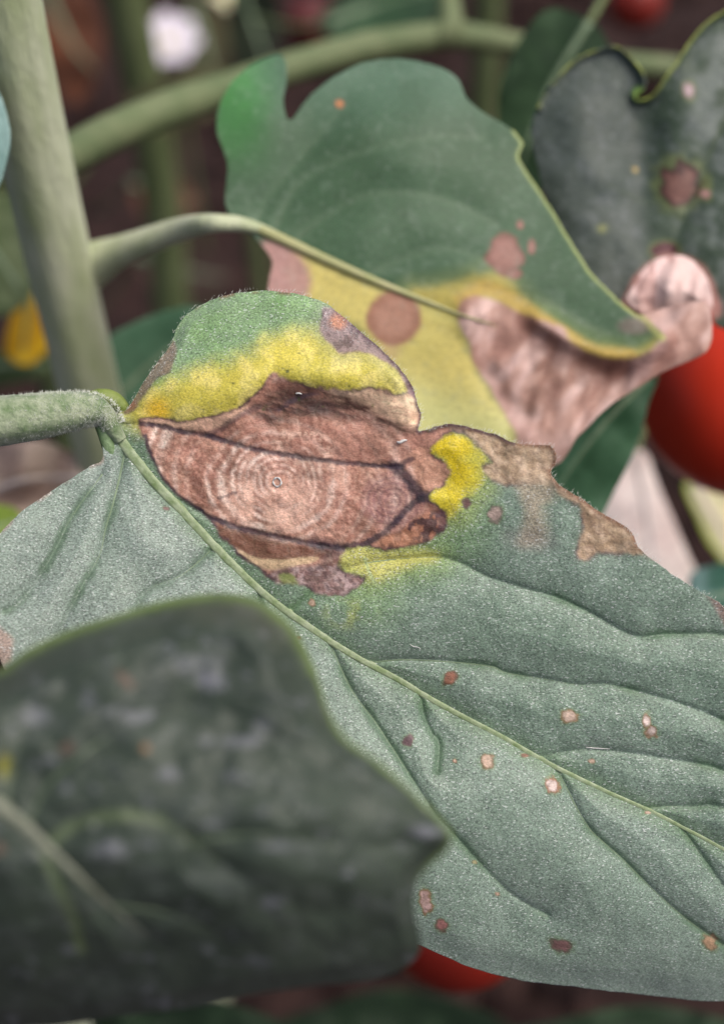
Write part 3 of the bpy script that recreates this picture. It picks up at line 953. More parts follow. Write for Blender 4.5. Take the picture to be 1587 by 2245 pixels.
def back_depth(x, y, edge):
    yy = np.interp(x, _bmid[:, 0], _bmid[:, 1])
    s = yy - y
    dm = np.minimum(seg_dist(x, y, _bmid), 500)
    D = 134 + .008 * (800 - x) * .5
    D += (-.004 + .014 * sstep(-40, 40, s)) * np.sqrt(dm ** 2 + 100)
    dv = vein_dist(x, y, _bv)
    D -= 0.5 * (1 - np.exp(-np.minimum(dv, dm) / 60.)) * sstep(-60, 0, s)
    D -= 2.6 * (noise(x, y, 240, 105, 2) - .5)
    D -= 2.0 * np.exp(-((x - 860) / 160.) ** 2 - ((y - 330) / 120.) ** 2)
    br = sstep(30, -50, region(x, y, BACK_BROWN, 0, 30, 1, reach=90))
    D -= br * (3.6 * (noise(x * .8 + y * .5, y * .5 - x * .3, 85, 106, 3) - .5) + .6 * (noise(x * .8 + y * .5, y * .4 - x * .35, 30, 107, 2) - .5))
    D += 3.0 * br * sstep(780, 820, y) * sstep(1150, 1300, x) * 0
    # the green half rolls forward over the dry part
    fold = near_line(x, y, [(1180, 700), (1235, 735), (1290, 762), (1350, 778), (1420, 765), (1452, 742)], 90, 0)
    D -= 1.6 * np.exp(-(fold / 26.) ** 2)
    return D


BACK_BROWN = [(1008, 665), (1050, 648), (1100, 664), (1150, 690), (1205, 708), (1235, 718), (1250, 748), (1290, 772), (1340, 787), (1400, 780), (1452, 742), (1425, 712), (1400, 680), (1420, 640),
              (1575, 640), (1575, 790), (1460, 830), (1330, 910), (1240, 1040), (1160, 1050), (1135, 985), (1130, 950), (1100, 900), (1072, 850), (1040, 800), (1030, 750), (1006, 712)]


def back_paint(x, y, edge):
    yy = np.interp(x, _bmid[:, 0], _bmid[:, 1])
    s = yy - y
    n1, n2, n3 = noise(x, y, 150, 111, 3), noise(x, y, 45, 112, 3), noise(x, y, 14, 113, 2)
    col = np.tile(lin(58, 88, 58), (len(x), 1))
    col = mix(col, sstep(.4, .75, n1) * .5, lin(78, 106, 78))
    col = mix(col, sstep(330, 130, y) * .5, lin(104, 138, 116))
    col = mix(col, sstep(640, 520, x) * sstep(430, 200, y) * (.45 + .4 * n2), lin(66, 142, 58))
    dv = vein_dist(x, y, _bv)
    col = mix(col, sstep(14, 2, dv) * .12, lin(130, 150, 122))
    col = mix(col, sstep(.5, .8, n2) * .25, lin(58, 84, 54))
    # yellowing below and above the midrib
    yel = region(x, y, [(640, 545), (720, 585), (800, 615), (880, 650), (1000, 690), (1030, 770), (1080, 870), (1140, 960), (1100, 1060), (960, 1060), (880, 900), (820, 760), (720, 690), (640, 640)], 12, 50, 114)
    col = mix(col, sstep(20, -20, yel), lin(208, 194, 112))
    col = mix(col, sstep(20, -20, yel) * sstep(760, 900, y + .3 * (900 - x)) * .7, lin(186, 192, 132))
    lft = region(x, y, [(570, 535), (640, 545), (668, 580), (678, 640), (640, 700), (570, 680)], 8, 30, 115)
    col = mix(col, sstep(14, -12, lft) * .95, lin(176, 136, 128))
    yu = region(x, y, [(900, 640), (980, 628), (1060, 600), (1110, 610), (1150, 660), (1205, 705), (1240, 725), (1300, 758), (1400, 768), (1440, 745), (1420, 785), (1330, 792), (1240, 760), (1100, 690), (1000, 690)], 8, 40, 116)
    col = mix(col, sstep(50, 0, yu) * .35, lin(140, 150, 84))
    col = mix(col, sstep(18, -14, yu) * .85, lin(180, 164, 80))
    bnd = near_line(x, y, [(1010, 655), (1060, 630), (1120, 655), (1190, 705), (1240, 735), (1300, 772), (1380, 782)], 50, 3)
    col = mix(col, sstep(24, 6, bnd) * .6, lin(196, 160, 78))
    bb = region(x, y, BACK_BROWN, 6, 30, 117)
    bm = sstep(7, -7, bb)
    br = np.tile(lin(172, 134, 120), (len(x), 1))
    st = noise(x * .8 + y * .5, y * .35 - x * .3, 42, 118, 3)
    br = mix(br, sstep(.45, .75, st) * .7, lin(222, 192, 184))  # highlights of the crumples put into the colour
    br = mix(br, sstep(.5, .25, st) * .5, lin(128, 90, 78))  # shadows of the crumples put into the colour
    br = mix(br, sstep(60, 10, near_line(x, y, [(1170, 720), (1220, 760), (1290, 800), (1380, 800), (1450, 770)], 80, 6)) * .6, lin(112, 70, 58))  # painted shadow under the fold
    br = mix(br, sstep(55, 10, near_line(x, y, [(1080, 880), (1130, 950), (1180, 1000)], 80, 6)) * .5, lin(214, 178, 170))  # painted highlight along the ridge
    col = mix(col, bm, br)
    sp = np.hypot(x - 863, y - 698) + 6 * (n3 - .5)
    col = mix(col, sstep(66, 54, sp), lin(158, 112, 90))
    col = mix(col, sstep(52, 30, sp) * .6, lin(184, 140, 120))
    col = mix(col, sstep(34, 8, np.hypot(x - 855, y - 770)) * .4, lin(190, 150, 130))
    pk = lin(156, 116, 104)
    for sx, sy, a, b_ in ((1105, 560, 40, 46), (1140, 493, 9, 10), (1165, 541, 9, 18), (745, 228, 10, 10), (1128, 600, 16, 12)):
        q = np.hypot((x - sx) / a, (y - sy) / b_) + .6 * (noise(x, y, 22, 119, 2) - .5)
        col = mix(col, sstep(1.15, .85, q), lin(128, 88, 76))
        col = mix(col, sstep(.95, .55, q) * .8, pk * 1.1 if sx != 745 else lin(210, 140, 80))
    col = mix(col, sstep(10, 2, edge) * (s > 0) * (x > 1120) * (x < 1395) * .8, lin(162, 176, 104))
    col = mix(col, sstep(10, 3, near_line(x, y, [(1370, 668), (1400, 692), (1425, 715), (1452, 741)], 30, 1)) * .8, lin(170, 172, 100))
    dkt = np.hypot((x - 1390) / 45, (y - 715) / 24)
    col = mix(col, sstep(1.1, .5, dkt) * .6 * (1 - bm), lin(120, 98, 94))
    fl = sstep(.78, .84, noise(x, y, 16, 120, 1)) * (1 - bm)
    col = mix(col, fl * .12, lin(140, 155, 140))
    return np.clip(col, .004, .9), np.clip(1 - bm, 0, 1) * .6


def build_back_plant():
    root = empty("tomato_plant", (STEM_P.x, STEM_P.y, -.02), "tomato plant with a thick grey-green stem and a half withered yellow and brown leaf", "plant")
    P, R = vertical(128, 450, .146, 4.2, -.03, .62, 34, .0012, 2)
    st = tube("stem", P, R, M['stem'], root, sides=28, bump=.02, seed=8, ridge=.035)
    # branch to the leaf
    bd = lambda a, b: float(back_depth(np.array([a * 1.]), np.array([b * 1.]), np.array([80.]))[0]) - .1
    P, R = pix_path([(146, 640, 157, 16), (170, 610, 155, 46), (214, 575, 152.8, 46), (262, 552, 150, 35), (330, 527, 146, 30), (400, 502, 142, 26), (460, 490, bd(460, 490) + .4, 21), (520, 491, bd(520, 491), 17), (570, 503, bd(570, 503), 13), (620, 526, bd(620, 526), 11)], 8)
    tube("leaf_stalk", P, R, M['stem'], root, sides=20, bump=.03, seed=9)
    lf = blade("leaf", BACK_OUT, back_depth, 5.0, back_paint, M['leaf_soft'], root, sub=5, ragged=2.0, thick=.0003)
    lf["label"] = "leaf with green upper half, yellow lower half and withered pinkish brown tip"
    s = spline(BACK_MID[2:10], 8)
    D = back_depth(s[:, 0], s[:, 1], np.full(len(s), 80.)) - .15
    tube("midrib", place(s[:, 0], s[:, 1], D / 1000), (.6 * (1 - np.linspace(0, 1, len(s)) ** 1.4) + .02) / 1000, M['midrib_soft'], lf, sides=12, bump=.03)
    for v in BV:
        vein("vein", v, back_depth, .16, .05, M['vein_dark'], lf, lift=-.13)
    # second branch, farther back, forking above
    P, R = pix_path([(112, 370, 143, 30), (150, 345, 158, 42), (250, 290, 180, 42), (380, 235, 188, 40), (500, 195, 195, 36), (640, 148, 202, 35), (800, 105, 208, 34), (930, 84, 212, 32), (1000, 78, 214, 30),
                     (1100, 92, 218, 26), (1220, 112, 222, 24), (1330, 135, 226, 24), (1480, 150, 232, 24), (1620, 160, 240, 22)], 8)
    br = tube("side_branch", P, R, M['stem_far2'], root, sides=18, bump=.03, seed=10)
    P, R = pix_path([(960, 85, 212, 26), (985, 62, 212, 30), (985, 20, 213, 26), (975, -60, 216, 24)], 8)
    tube("twig", P, R, M['stem_far2'], br, sides=14, bump=.03, seed=12)
    return root


M['midrib_soft'] = plain_material('soft_midrib_skin', (.32, .34, .14), (.44, .42, .22), 500, .5, .4)
M['stem_far2'] = plain_material('branch_skin', (.10, .14, .06), (.17, .2, .1), 160, .65, .3, .0003, 700)
back_plant = build_back_plant()

# ================================================================== dark leaf on the right
RIGHT_OUT = [(1172, 340), (1165, 275), (1185, 220), (1215, 175), (1260, 130), (1310, 108), (1352, 102), (1384, 128), (1410, 162), (1411, 190), (1392, 210), (1400, 219), (1428, 209),
             (1452, 178), (1480, 138), (1510, 92), (1545, 52), (1578, 30), (1640, 10), (1760, 60), (1830, 200), (1830, 450), (1760, 640), (1640, 715), (1588, 722), (1560, 700),
             (1556, 640), (1530, 660), (1480, 690), (1420, 700), (1360, 680), (1280, 620), (1220, 500), (1190, 410)]


def right_depth(x, y, edge):
    mid = near_line(x, y, [(1700, 60), (1600, 240), (1520, 420), (1470, 560), (1460, 640)], 600, 0)
    D = 143 - .012 * (x - 1380) + .003 * (400 - y)
    D += 1.6 * np.exp(-((x - 1405) / 55.) ** 2 - ((y - 330) / 170.) ** 2)                # trough below the notch
    D -= 1.3 * np.exp(-((x - 1260) / 90.) ** 2 - ((y - 330) / 170.) ** 2)
    D -= 1.4 * (1 - np.exp(-mid / 70.))
    D -= 1.1 * (noise(x, y, 150, 125, 2) - .5) + .4 * (noise(x, y, 50, 126, 2) - .5)
    D -= .9 * sstep(16, 0, edge) * (y < 240)
    return D


def right_paint(x, y, edge):
    n1, n2, n3 = noise(x, y, 110, 131, 3), noise(x, y, 38, 132, 3), noise(x, y, 12, 133, 2)
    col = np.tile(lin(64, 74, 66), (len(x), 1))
    col = mix(col, sstep(.4, .7, n1) * .6, lin(76, 86, 80))
    col = mix(col, sstep(1385, 1450, x) * .5, lin(60, 80, 56))
    col = mix(col, sstep(.5, .75, n2) * .3, lin(86, 94, 94))
    col = mix(col, sstep(.6, .75, n3) * .2, lin(128, 134, 136))
    sheen_streak = sstep(90, 20, near_line(x, y, [(1600, 120), (1570, 240), (1580, 420), (1560, 520), (1580, 620)], 120, 20)) * sstep(.3, .6, n2)  # whitish sheen near the right edge, put into the colour
    col = mix(col, sheen_streak * .5, lin(132, 140, 134))
    col = mix(col, sstep(7, 1, edge) * (y < 240) * sstep(.25, .55, n2) * .9, lin(150, 160, 74))
    col = mix(col, sstep(20, 10, np.hypot(x - 1400, y - 205)) * .7, lin(120, 160, 70))
    for sx, sy, a, b_, c1, c2 in ((1490, 405, 46, 44, lin(128, 92, 82), lin(66, 42, 40)), (1510, 198, 12, 18, lin(200, 176, 176), lin(150, 130, 130)),
                                  (1457, 550, 26, 16, lin(96, 58, 60), lin(84, 50, 54)), (1392, 372, 6, 6, lin(180, 150, 90), lin(150, 130, 80)), (1320, 500, 10, 8, lin(130, 130, 84), lin(110, 120, 80)),
                                  (1545, 425, 12, 10, lin(180, 140, 130), lin(130, 100, 96))):
        q = np.hypot((x - sx) / a, (y - sy) / b_) + .7 * (noise(x, y, 20, 134, 2) - .5)
        col = mix(col, sstep(1.7, 1.1, q) * .5, lin(118, 128, 72))
        col = mix(col, sstep(1.12, .9, q), c2)
        col = mix(col, sstep(.95, .55, q) * (.6 + .4 * n3), c1)
    dry = region(x, y, [(1370, 650), (1400, 598), (1440, 566), (1490, 558), (1535, 580), (1570, 640), (1560, 700), (1360, 700)], 5, 30, 135)
    col = mix(col, sstep(8, -6, dry), lin(176, 128, 118))
    return np.clip(col, .004, .9), np.full(len(x), .12)


CURL = [(1372, 655), (1392, 622), (1412, 588), (1445, 566), (1488, 560), (1528, 580), (1552, 618), (1562, 668), (1545, 690), (1520, 684), (1495, 696), (1465, 690), (1430, 698), (1400, 684)]


def curl_depth(x, y, edge):
    D = 136.5 + 1.6 * (sstep(620, 560, y)) - 1.2 * (1 - ((x - 1470) / 120.) ** 2) * sstep(0, 60, edge) + .5 * np.sin(x / 11. + y / 40.) * sstep(5, 30, edge)
    return D - .8 * (noise(x, y, 40, 141, 2) - .5)


def curl_paint(x, y, edge):
    n2 = noise(x, y * .3, 22, 142, 3)
    col = np.tile(lin(228, 200, 194), (len(x), 1))
    col = mix(col, sstep(.5, .3, n2) * .6, lin(166, 118, 108))
    col = mix(col, sstep(640, 700, y) * .6, lin(150, 102, 90))  # shadow on the underside of the curl, painted
    return col, np.zeros(len(x))


def build_right_leaf():
    root = empty("tomato_leaf", pt(1700, 60, .139), "dark blue-green tomato leaf with a deep notch, yellow rim and curled dry pink tip", "leaf")
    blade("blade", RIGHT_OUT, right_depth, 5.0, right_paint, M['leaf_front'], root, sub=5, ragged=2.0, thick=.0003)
    o = blade("withered_tip", CURL, curl_depth, 4.0, curl_paint, M['leaf_soft'], root, sub=5, ragged=2.5, thick=.0003)
    o["label"] = "curled dry pale pink leaf tip"
    vein("midrib", [(1700, 60), (1600, 240), (1520, 420), (1470, 555)], right_depth, .4, .15, M['vein_dark'], root, lift=-.15)
    vein("vein", [(1545, 350), (1470, 300), (1420, 240)], right_depth, .18, .08, M['vein_dark'], root, lift=-.12)
    vein("vein", [(1500, 470), (1400, 440), (1300, 380), (1240, 290)], right_depth, .18, .08, M['vein_dark'], root, lift=-.12)
    P, R = pix_path([(1700, 60, 139, 14), (1760, -60, 142, 16), (1840, -220, 150, 18), (1960, -420, 168, 20)], 8)
    tube("petiole", P, R, M['stem'], root, sides=14, bump=.03)
    return root


build_right_leaf()

# ================================================================== dark leaf in front
FRONT_OUT = [(-150, 1560), (-60, 1500), (0, 1468), (60, 1425), (150, 1382), (260, 1346), (360, 1317), (450, 1302), (520, 1302), (580, 1322), (640, 1372), (680, 1440), (702, 1500), (722, 1560),
             (760, 1618), (830, 1670), (880, 1712), (930, 1760), (970, 1800), (992, 1832), (978, 1865), (942, 1900), (916, 1932), (908, 1985), (918, 2040), (922, 2080), (890, 2120), (820, 2148),
             (700, 2160), (560, 2180), (420, 2210), (250, 2230), (100, 2250), (-60, 2240), (-180, 2140), (-230, 1900), (-210, 1700)]
FRONT_MID = [(-60, 1725), (0, 1768), (60, 1812), (130, 1878), (200, 1945), (280, 2015), (350, 2070)]
FV = [[(110, 1850), (160, 1810), (220, 1792), (300, 1788), (360, 1802), (420, 1845), (500, 1905), (600, 1965), (720, 2010)],
      [(60, 1812), (110, 1720), (200, 1640), (300, 1580), (400, 1550), (500, 1560), (600, 1610), (700, 1680), (820, 1730), (930, 1790)],
      [(90, 1840), (120, 1920), (160, 2010), (180, 2080)], [(20, 1780), (20, 1700), (60, 1600), (140, 1520), (260, 1450), (400, 1400)],
      [(250, 1985), (360, 2000), (480, 2050)], [(420, 1845), (560, 1830), (720, 1850), (900, 1850)]]
_fm, _fv = spline(FRONT_MID, 5), [spline(v, 5) for v in FV]


def front_depth(x, y, edge):
    D = 74 + .010 * (1800 - y)
    dm = np.minimum(seg_dist(x, y, _fm), 600)
    dv = vein_dist(x, y, _fv)
    D -= 0.75 * (1 - np.exp(-np.minimum(dv, dm) / 70.))
    D -= 1.9 * (noise(x, y, 170, 155, 2) - .5) + .6 * (noise(x, y, 50, 156, 2) - .5)
    # the upper margin is rolled back, the lower part is bent away to darken it
    D += 5.0 * sstep(95, 0, edge) * sstep(1640, 1480, y)
    D += 1.3 * sstep(45, 0, edge)
    D += 17.0 * np.clip((y - 1760) / 480., 0, 1.2) ** 2
    D += 3.5 * sstep(560, 980, x)
    return D


def front_paint(x, y, edge):
    n1, n2, n3 = noise(x, y, 120, 161, 3), noise(x * .8, y * 1.4, 40, 162, 3), noise(x, y, 14, 163, 2)
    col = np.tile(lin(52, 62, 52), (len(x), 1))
    col = mix(col, sstep(.4, .7, n1) * .5, lin(68, 78, 66))
    col = mix(col, sstep(.5, .75, n2) * .35, lin(86, 92, 88))
    # dried water marks whose specular gloss is put into the colour
    col = mix(col, sstep(.70, .82, noise(x * .7, y * 1.2, 30, 164, 3)) * .5, lin(116, 118, 124))
    for sx, sy, a, b_, k in ((455, 1490, 42, 26, .8), (420, 1455, 80, 26, .35), (310, 1570, 50, 18, .45), (525, 1625, 50, 15, .5), (595, 1855, 50, 14, .4), (600, 1975, 44, 16, .55), (80, 1570, 40, 26, .4),
                             (370, 1695, 24, 14, .5), (765, 1915, 16, 12, .6), (930, 1825, 50, 18, .6), (580, 1590, 26, 14, .5), (510, 1700, 20, 12, .4), (240, 1870, 50, 26, .4), (110, 1665, 16, 9, .6)):
        q = np.hypot((x - sx) / a, (y - sy) / b_) + 1.1 * (noise(x, y, 26, 165, 3) - .5)
        col = mix(col, sstep(1.15, .35, q) * k * .8, lin(132, 132, 142))
    for sx, sy, a, b_, t in ((275, 1490, 30, 12, .8), (148, 1640, 20, 14, -.6), (320, 1640, 12, 12, 0), (0, 1860, 14, 16, 0)):
        u, v_ = (x - sx) * math.cos(t) + (y - sy) * math.sin(t), -(x - sx) * math.sin(t) + (y - sy) * math.cos(t)
        col = mix(col, sstep(1.2, .5, np.hypot(u / a, v_ / b_)) * .5, lin(118, 88, 76) if sx != 320 else lin(140, 92, 44))
    col = mix(col, sstep(26, 4, np.hypot(x - 12, (y - 1680) * .6)) * .8, lin(140, 136, 50))
    dm = np.full(x.shape, 1e9)
    for v in _fv[:1] + _fv[2:3]:
        dm = np.minimum(dm, seg_dist(x, y, v))
    col = mix(col, sstep(16, 3, dm) * .45 * sstep(520, 250, x), lin(116, 132, 82))
    rim = sstep(np.where(y < 1480, 32., 15.), 3, edge + 6 * (n2 - .5)) * sstep(1960, 1860, y)  # glow of the lit, translucent margin put into the colour
    col = mix(col, rim * .75, lin(104, 124, 68))
    return np.clip(col, .004, .9), np.full(len(x), .12)


def build_front_leaf():
    root = empty("tomato_leaf", pt(-60, 1725, .0745), "blurred dark green tomato leaf hanging in front of the ringed leaf", "leaf")
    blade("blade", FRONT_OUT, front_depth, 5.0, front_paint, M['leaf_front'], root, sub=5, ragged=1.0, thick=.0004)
    s = spline(FRONT_MID, 8)
    D = front_depth(s[:, 0], s[:, 1], np.full(len(s), 80.)) + .1
    tube("midrib", place(s[:, 0], s[:, 1], D / 1000), np.linspace(.6, .03, len(s)) / 1000, M['midrib_soft2'], root, sides=12, bump=.04)
    for i, v in enumerate(FV):
        vein("vein", v, front_depth, .2, .06, M['vein_dark'], root, lift=-.1)
    P, R = pix_path([(-60, 1725, 74.5, 22), (-130, 1670, 78, 24), (-220, 1560, 90, 26), (-300, 1400, 100, 26), (-340, 1280, 108, 28)], 8)
    tube("petiole", P, R, M['petiole'], root, sides=16, bump=.03)
    return root


M['midrib_soft2'] = plain_material('front_midrib_skin', (.12, .135, .09), (.19, .2, .15), 500, .5, .4)
build_front_leaf()

# the shoot, just outside the picture, that both leaves grow from
P, R = vertical(-335, 1010, .108, 4.6, -.03, .50, 26, .0012, 5)
o = empty("tomato_plant", (P[0].x, P[0].y, -.02), "neighbouring tomato shoot that carries the ringed leaf and the front leaf", "plant")
tube("stem", P, R, M['stem'], o, sides=20, bump=.02, ridge=.03)


# ================================================================== things around and behind
def simple_leaf(label, outline, depth, gx, gy, c1, c2, midrib=None, mat='leaf_far', wav=3.0, seed=1, group=None, step=9.0, name="tomato_leaf", cat="leaf", stalk=None, rimc=None, bulge=0.0):
    """blurred leaf: outline in pixels, depth in mm with slopes gx, gy (mm per 100 px)"""
    oc = np.mean(np.array(outline, float), 0)
    mid = spline(midrib, 5) if midrib is not None else None

    def dep(x, y, edge):
        D = depth + gx * (x - oc[0]) / 100 + gy * (y - oc[1]) / 100 - wav * (noise(x, y, 130, seed + 200, 2) - .5)
        if mid is not None:
            D = D - bulge * (1 - np.exp(-seg_dist(x, y, mid) / 60.))
        return D

    def pa(x, y, edge):
        n = noise(x, y, 60, seed + 201, 3)
        col = mix(np.tile(c1, (len(x), 1)), sstep(.35, .7, n), c2)
        if mid is not None:
            col = mix(col, sstep(11, 3, seg_dist(x, y, mid)) * .4, np.clip(c2 * 1.5 + .03, 0, .8))
        if rimc is not None:
            col = mix(col, sstep(14, 3, edge), rimc)
        return np.clip(col, .003, .9), np.full(len(x), .2)
    b = midrib[0] if midrib is not None else outline[0]
    db = float(dep(np.array([float(b[0])]), np.array([float(b[1])]), np.array([9.]))[0])
    root = empty(name, pt(b[0], b[1], db / 1000), label, cat, group)
    blade("blade", outline, dep, step, pa, M[mat], root, sub=5, ragged=1.5, thick=.0004)
    if midrib is not None:
        vein("midrib", midrib, dep, .5 * depth / 150, .15, M['vein_pale' if c1[2] > .15 else ('stem_far2' if c1[0] > .3 else 'vein')], root, lift=-.1)
    if stalk is not None:
        P, R = pix_path([(b[0], b[1], db, 9 * 150 / depth + 2)] + [tuple(s) for s in stalk], 6)
        tube("petiole", P, R, M['stem_far'], root, sides=10)
    return root


def fruit(label, px, py, d, r_mm, squash=.88, red=(.50, .028, .012), top=(0, 0, 1), name="tomato", calyx=True, stalk=.05, tilt=(0, 0)):
    c = pt(px, py, d / 1000)
    r = r_mm / 1000
    root = empty(name, c - Vector((0, 0, r * squash)), label, "tomato")
    m, t, b, out = newmat('tomato_skin')
    v = coords(t)
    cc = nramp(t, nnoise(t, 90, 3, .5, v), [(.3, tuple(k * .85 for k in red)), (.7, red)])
    t.links.new(cc, b.inputs["Base Color"])
    b.inputs["Roughness"].default_value = .42
    b.inputs["Specular IOR Level"].default_value = .25
    b.inputs["Subsurface Weight"].default_value = .12
    b.inputs["Subsurface Radius"].default_value = (.006, .0015, .0008)
    nu, nv = 48, 28
    V, F = [], []
    for j in range(nv + 1):
        th = math.pi * j / nv
        for i in range(nu):
            ph = 2 * math.pi * i / nu
            lob = 1 + .022 * math.cos(5 * ph) * math.sin(th) ** 2 * (1 + math.cos(th)) / 2
            rr = r * math.sin(th) * lob
            z = r * squash * math.cos(th) - r * .16 * math.exp(-(th / .38) ** 2)
            V.append((c.x + rr * math.cos(ph), c.y + rr * math.sin(ph), c.z + z))
    for j in range(nv):
        for i in range(nu):
            k = (i + 1) % nu
            F.append((j * nu + i, (j + 1) * nu + i, (j + 1) * nu + k, j * nu + k))
    rot = Matrix.Rotation(tilt[1], 3, 'Z') @ Matrix.Rotation(tilt[0], 3, 'Y')
    turn = lambda p: c + rot @ (Vector(p) - c)
    mesh_obj("fruit_skin", np.array([tuple(turn(p)) for p in V]), F, m, root)
    if calyx:
        zt = c.z + r * squash * .86
        for i in range(5):
            a = 2 * math.pi * i / 5 + .3
            dr = Vector((math.cos(a), math.sin(a), 0))
            P = [Vector((c.x, c.y, zt)) + dr * (r * .75 * q) + Vector((0, 0, r * (.12 * math.sin(q * 3.0) + .02) - r * .14 * q * q)) for q in np.linspace(0, 1, 7)]
            tube("sepal", [turn(p) for p in P], [r * .09 * (1 - .9 * q) + r * .004 for q in np.linspace(0, 1, 7)], M['stem_far'], root, sides=8)
        P = [Vector((c.x, c.y, zt - r * .05)), Vector((c.x + r * .05, c.y, zt + stalk * .3)), Vector((c.x + r * .4, c.y + r * .2, zt + stalk * .7)), Vector((c.x + r, c.y + r * .4, zt + stalk))]
        tube("stalk", [turn(p) for p in P], [r * .08] * 4, M['stem_far'], root, sides=10)
    return root


def build_surroundings():
    # --- right side
    fruit("ripe red tomato beside the withered brown leaf tip", 1606, 884, 170, 13.2, .92, red=(.62, .04, .016), tilt=(.95, .3))
    simple_leaf("smooth dark green leaf hanging between the withered brown leaf and the tomato",
                [(1440, 820), (1425, 870), (1405, 940), (1385, 1000), (1350, 1070), (1325, 1120), (1290, 1180), (1200, 1190), (1150, 1120), (1190, 1010), (1250, 920), (1340, 840), (1400, 800)],
                148, -.6, .4, lin(44, 82, 52), lin(66, 104, 74), [(1420, 830), (1350, 900), (1280, 985), (1215, 1080)], 'leaf_soft', 2.0, 3, None, 6.0, stalk=[(1470, 760, 152, 9), (1560, 600, 162, 10)], bulge=1.2)
    simple_leaf("bleached pale pink dead leaf hanging below the red tomato",
                [(1380, 985), (1415, 995), (1440, 1060), (1470, 1130), (1500, 1200), (1525, 1262), (1510, 1330), (1420, 1330), (1330, 1260), (1290, 1160), (1320, 1070), (1350, 1000)],
                205, .8, -.5, lin(226, 206, 200), lin(240, 226, 220), [(1390, 990), (1410, 1100), (1440, 1290)], 'leaf_far', 1.5, 4, stalk=[(1420, 900, 215, 8), (1500, 700, 235, 8)])
    simple_leaf("pale yellow dead leaf under the tomato",
                [(1500, 1060), (1560, 1062), (1650, 1090), (1660, 1230), (1610, 1250), (1560, 1200), (1525, 1130)],
                225, .5, 0, lin(196, 190, 150), lin(220, 212, 176), [(1520, 1065), (1570, 1150), (1630, 1235)], 'leaf_far', 3.0, 5, rimc=lin(150, 170, 50), stalk=[(1560, 960, 240, 8), (1660, 800, 250, 8)])
    simple_leaf("dark teal leaf peeping out behind the brown corner of the ringed leaf",
                [(1510, 1270), (1560, 1240), (1660, 1240), (1700, 1360), (1640, 1440), (1540, 1360)],
                180, .5, 0, lin(54, 92, 78), lin(110, 140, 136), [(1680, 1260), (1600, 1300), (1530, 1310)], 'leaf_far', 3.0, 6, stalk=[(1760, 1200, 190, 9), (1900, 1100, 215, 9)])
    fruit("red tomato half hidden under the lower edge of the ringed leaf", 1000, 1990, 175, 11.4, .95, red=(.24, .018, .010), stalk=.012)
    # --- top right
    simple_leaf("plain dark green leaf standing between the withered leaf and the notched leaf",
                [(1090, 230), (1110, 150), (1150, 70), (1200, 20), (1260, 30), (1310, 60), (1345, 140), (1335, 260), (1260, 380), (1180, 420), (1110, 330)],
                178, .3, 1.4, lin(34, 56, 34), lin(46, 70, 44), [(1290, 50), (1200, 200), (1140, 360)], 'leaf_far', 3.0, 7, stalk=[(1330, -20, 185, 9), (1400, -160, 200, 9)])
    fruit("small red tomato far behind the notched leaf", 1392, 5, 420, 9.5, .95, red=(.22, .022, .014), calyx=False)
    simple_leaf("dim green leaf above the forked branch", [(700, 40), (760, -10), (860, -60), (950, -40), (960, 30), (900, 70), (800, 85), (730, 85)],
                300, .5, -1, lin(40, 66, 44), lin(54, 84, 56), [(720, 50), (830, 10), (940, -20)], 'leaf_far', 5, 8, stalk=[(660, 60, 305, 6), (560, 40, 320, 6)])
    fruit("dull red tomato glimpsed behind the forked branch", 680, 55, 520, 12, .95, red=(.10, .02, .018), calyx=False)
    # --- top left: flower, thin stems
    petal = plain_material('lilac_petal', (.66, .6, .68), (.8, .76, .82), 300, .6, .3)
    eye = plain_material('flower_heart', (.35, .33, .05), (.5, .45, .08), 300, .6, .3)

    def flower(label, px, py, d, size_mm, petals, pm):
        c = pt(px, py, d / 1000)
        gz = c.z + .02
        root = empty("flower", Vector((c.x, c.y, -.02)), label, "flower")
        up = (CAM - c).normalized() * .55 + Vector((0, 0, .75))
        up.normalize()
        e1 = up.orthogonal().normalized()
        e2 = up.cross(e1)
        s = size_mm / 1000
        for k in range(petals):
            a = 2 * math.pi * k / petals
            dr, sd_ = e1 * math.cos(a) + e2 * math.sin(a), -e1 * math.sin(a) + e2 * math.cos(a)
            V, F = [], []
            for i in range(6):
                q = i / 5
                wd = s * .42 * math.sin(math.pi * (.12 + .8 * q)) ** .8
                for j in (-1, -.5, 0, .5, 1):
                    V.append(c + dr * (s * q) + sd_ * (wd * j) + up * (s * (.28 * q * q + .07 * j * j) + .0006))
            for i in range(5):
                for j in range(4):
                    F.append((i * 5 + j, i * 5 + j + 1, (i + 1) * 5 + j + 1, (i + 1) * 5 + j))
            mesh_obj("petal", np.array([tuple(v) for v in V]), F, pm, root, solid=.0003)
        P = [c + up * (s * .3 * q) for q in (0, .4, .8, 1)]
        tube("flower_heart", P, [s * .2, s * .22, s * .15, s * .03], eye, root, sides=12)
        P = [Vector((c.x + .01 * math.sin(q * 2.2) * (1 - q), c.y + .02 * (1 - q), -.02 + (c.z + .02) * q)) for q in np.linspace(0, 1, 14)]
        tube("stalk", P, [.0016] * 14, M['stem_far'], root, sides=8)
        return root
    flower("blurred pale lilac flower on a thin stalk behind the stem", 372, 98, 600, 15.0, 7, petal)
    flower("small creamy flower above the pale lilac flower", 505, -4, 560, 8.0, 5, plain_material('cream_petal', (.62, .6, .38), (.76, .74, .5), 300, .6, .3))
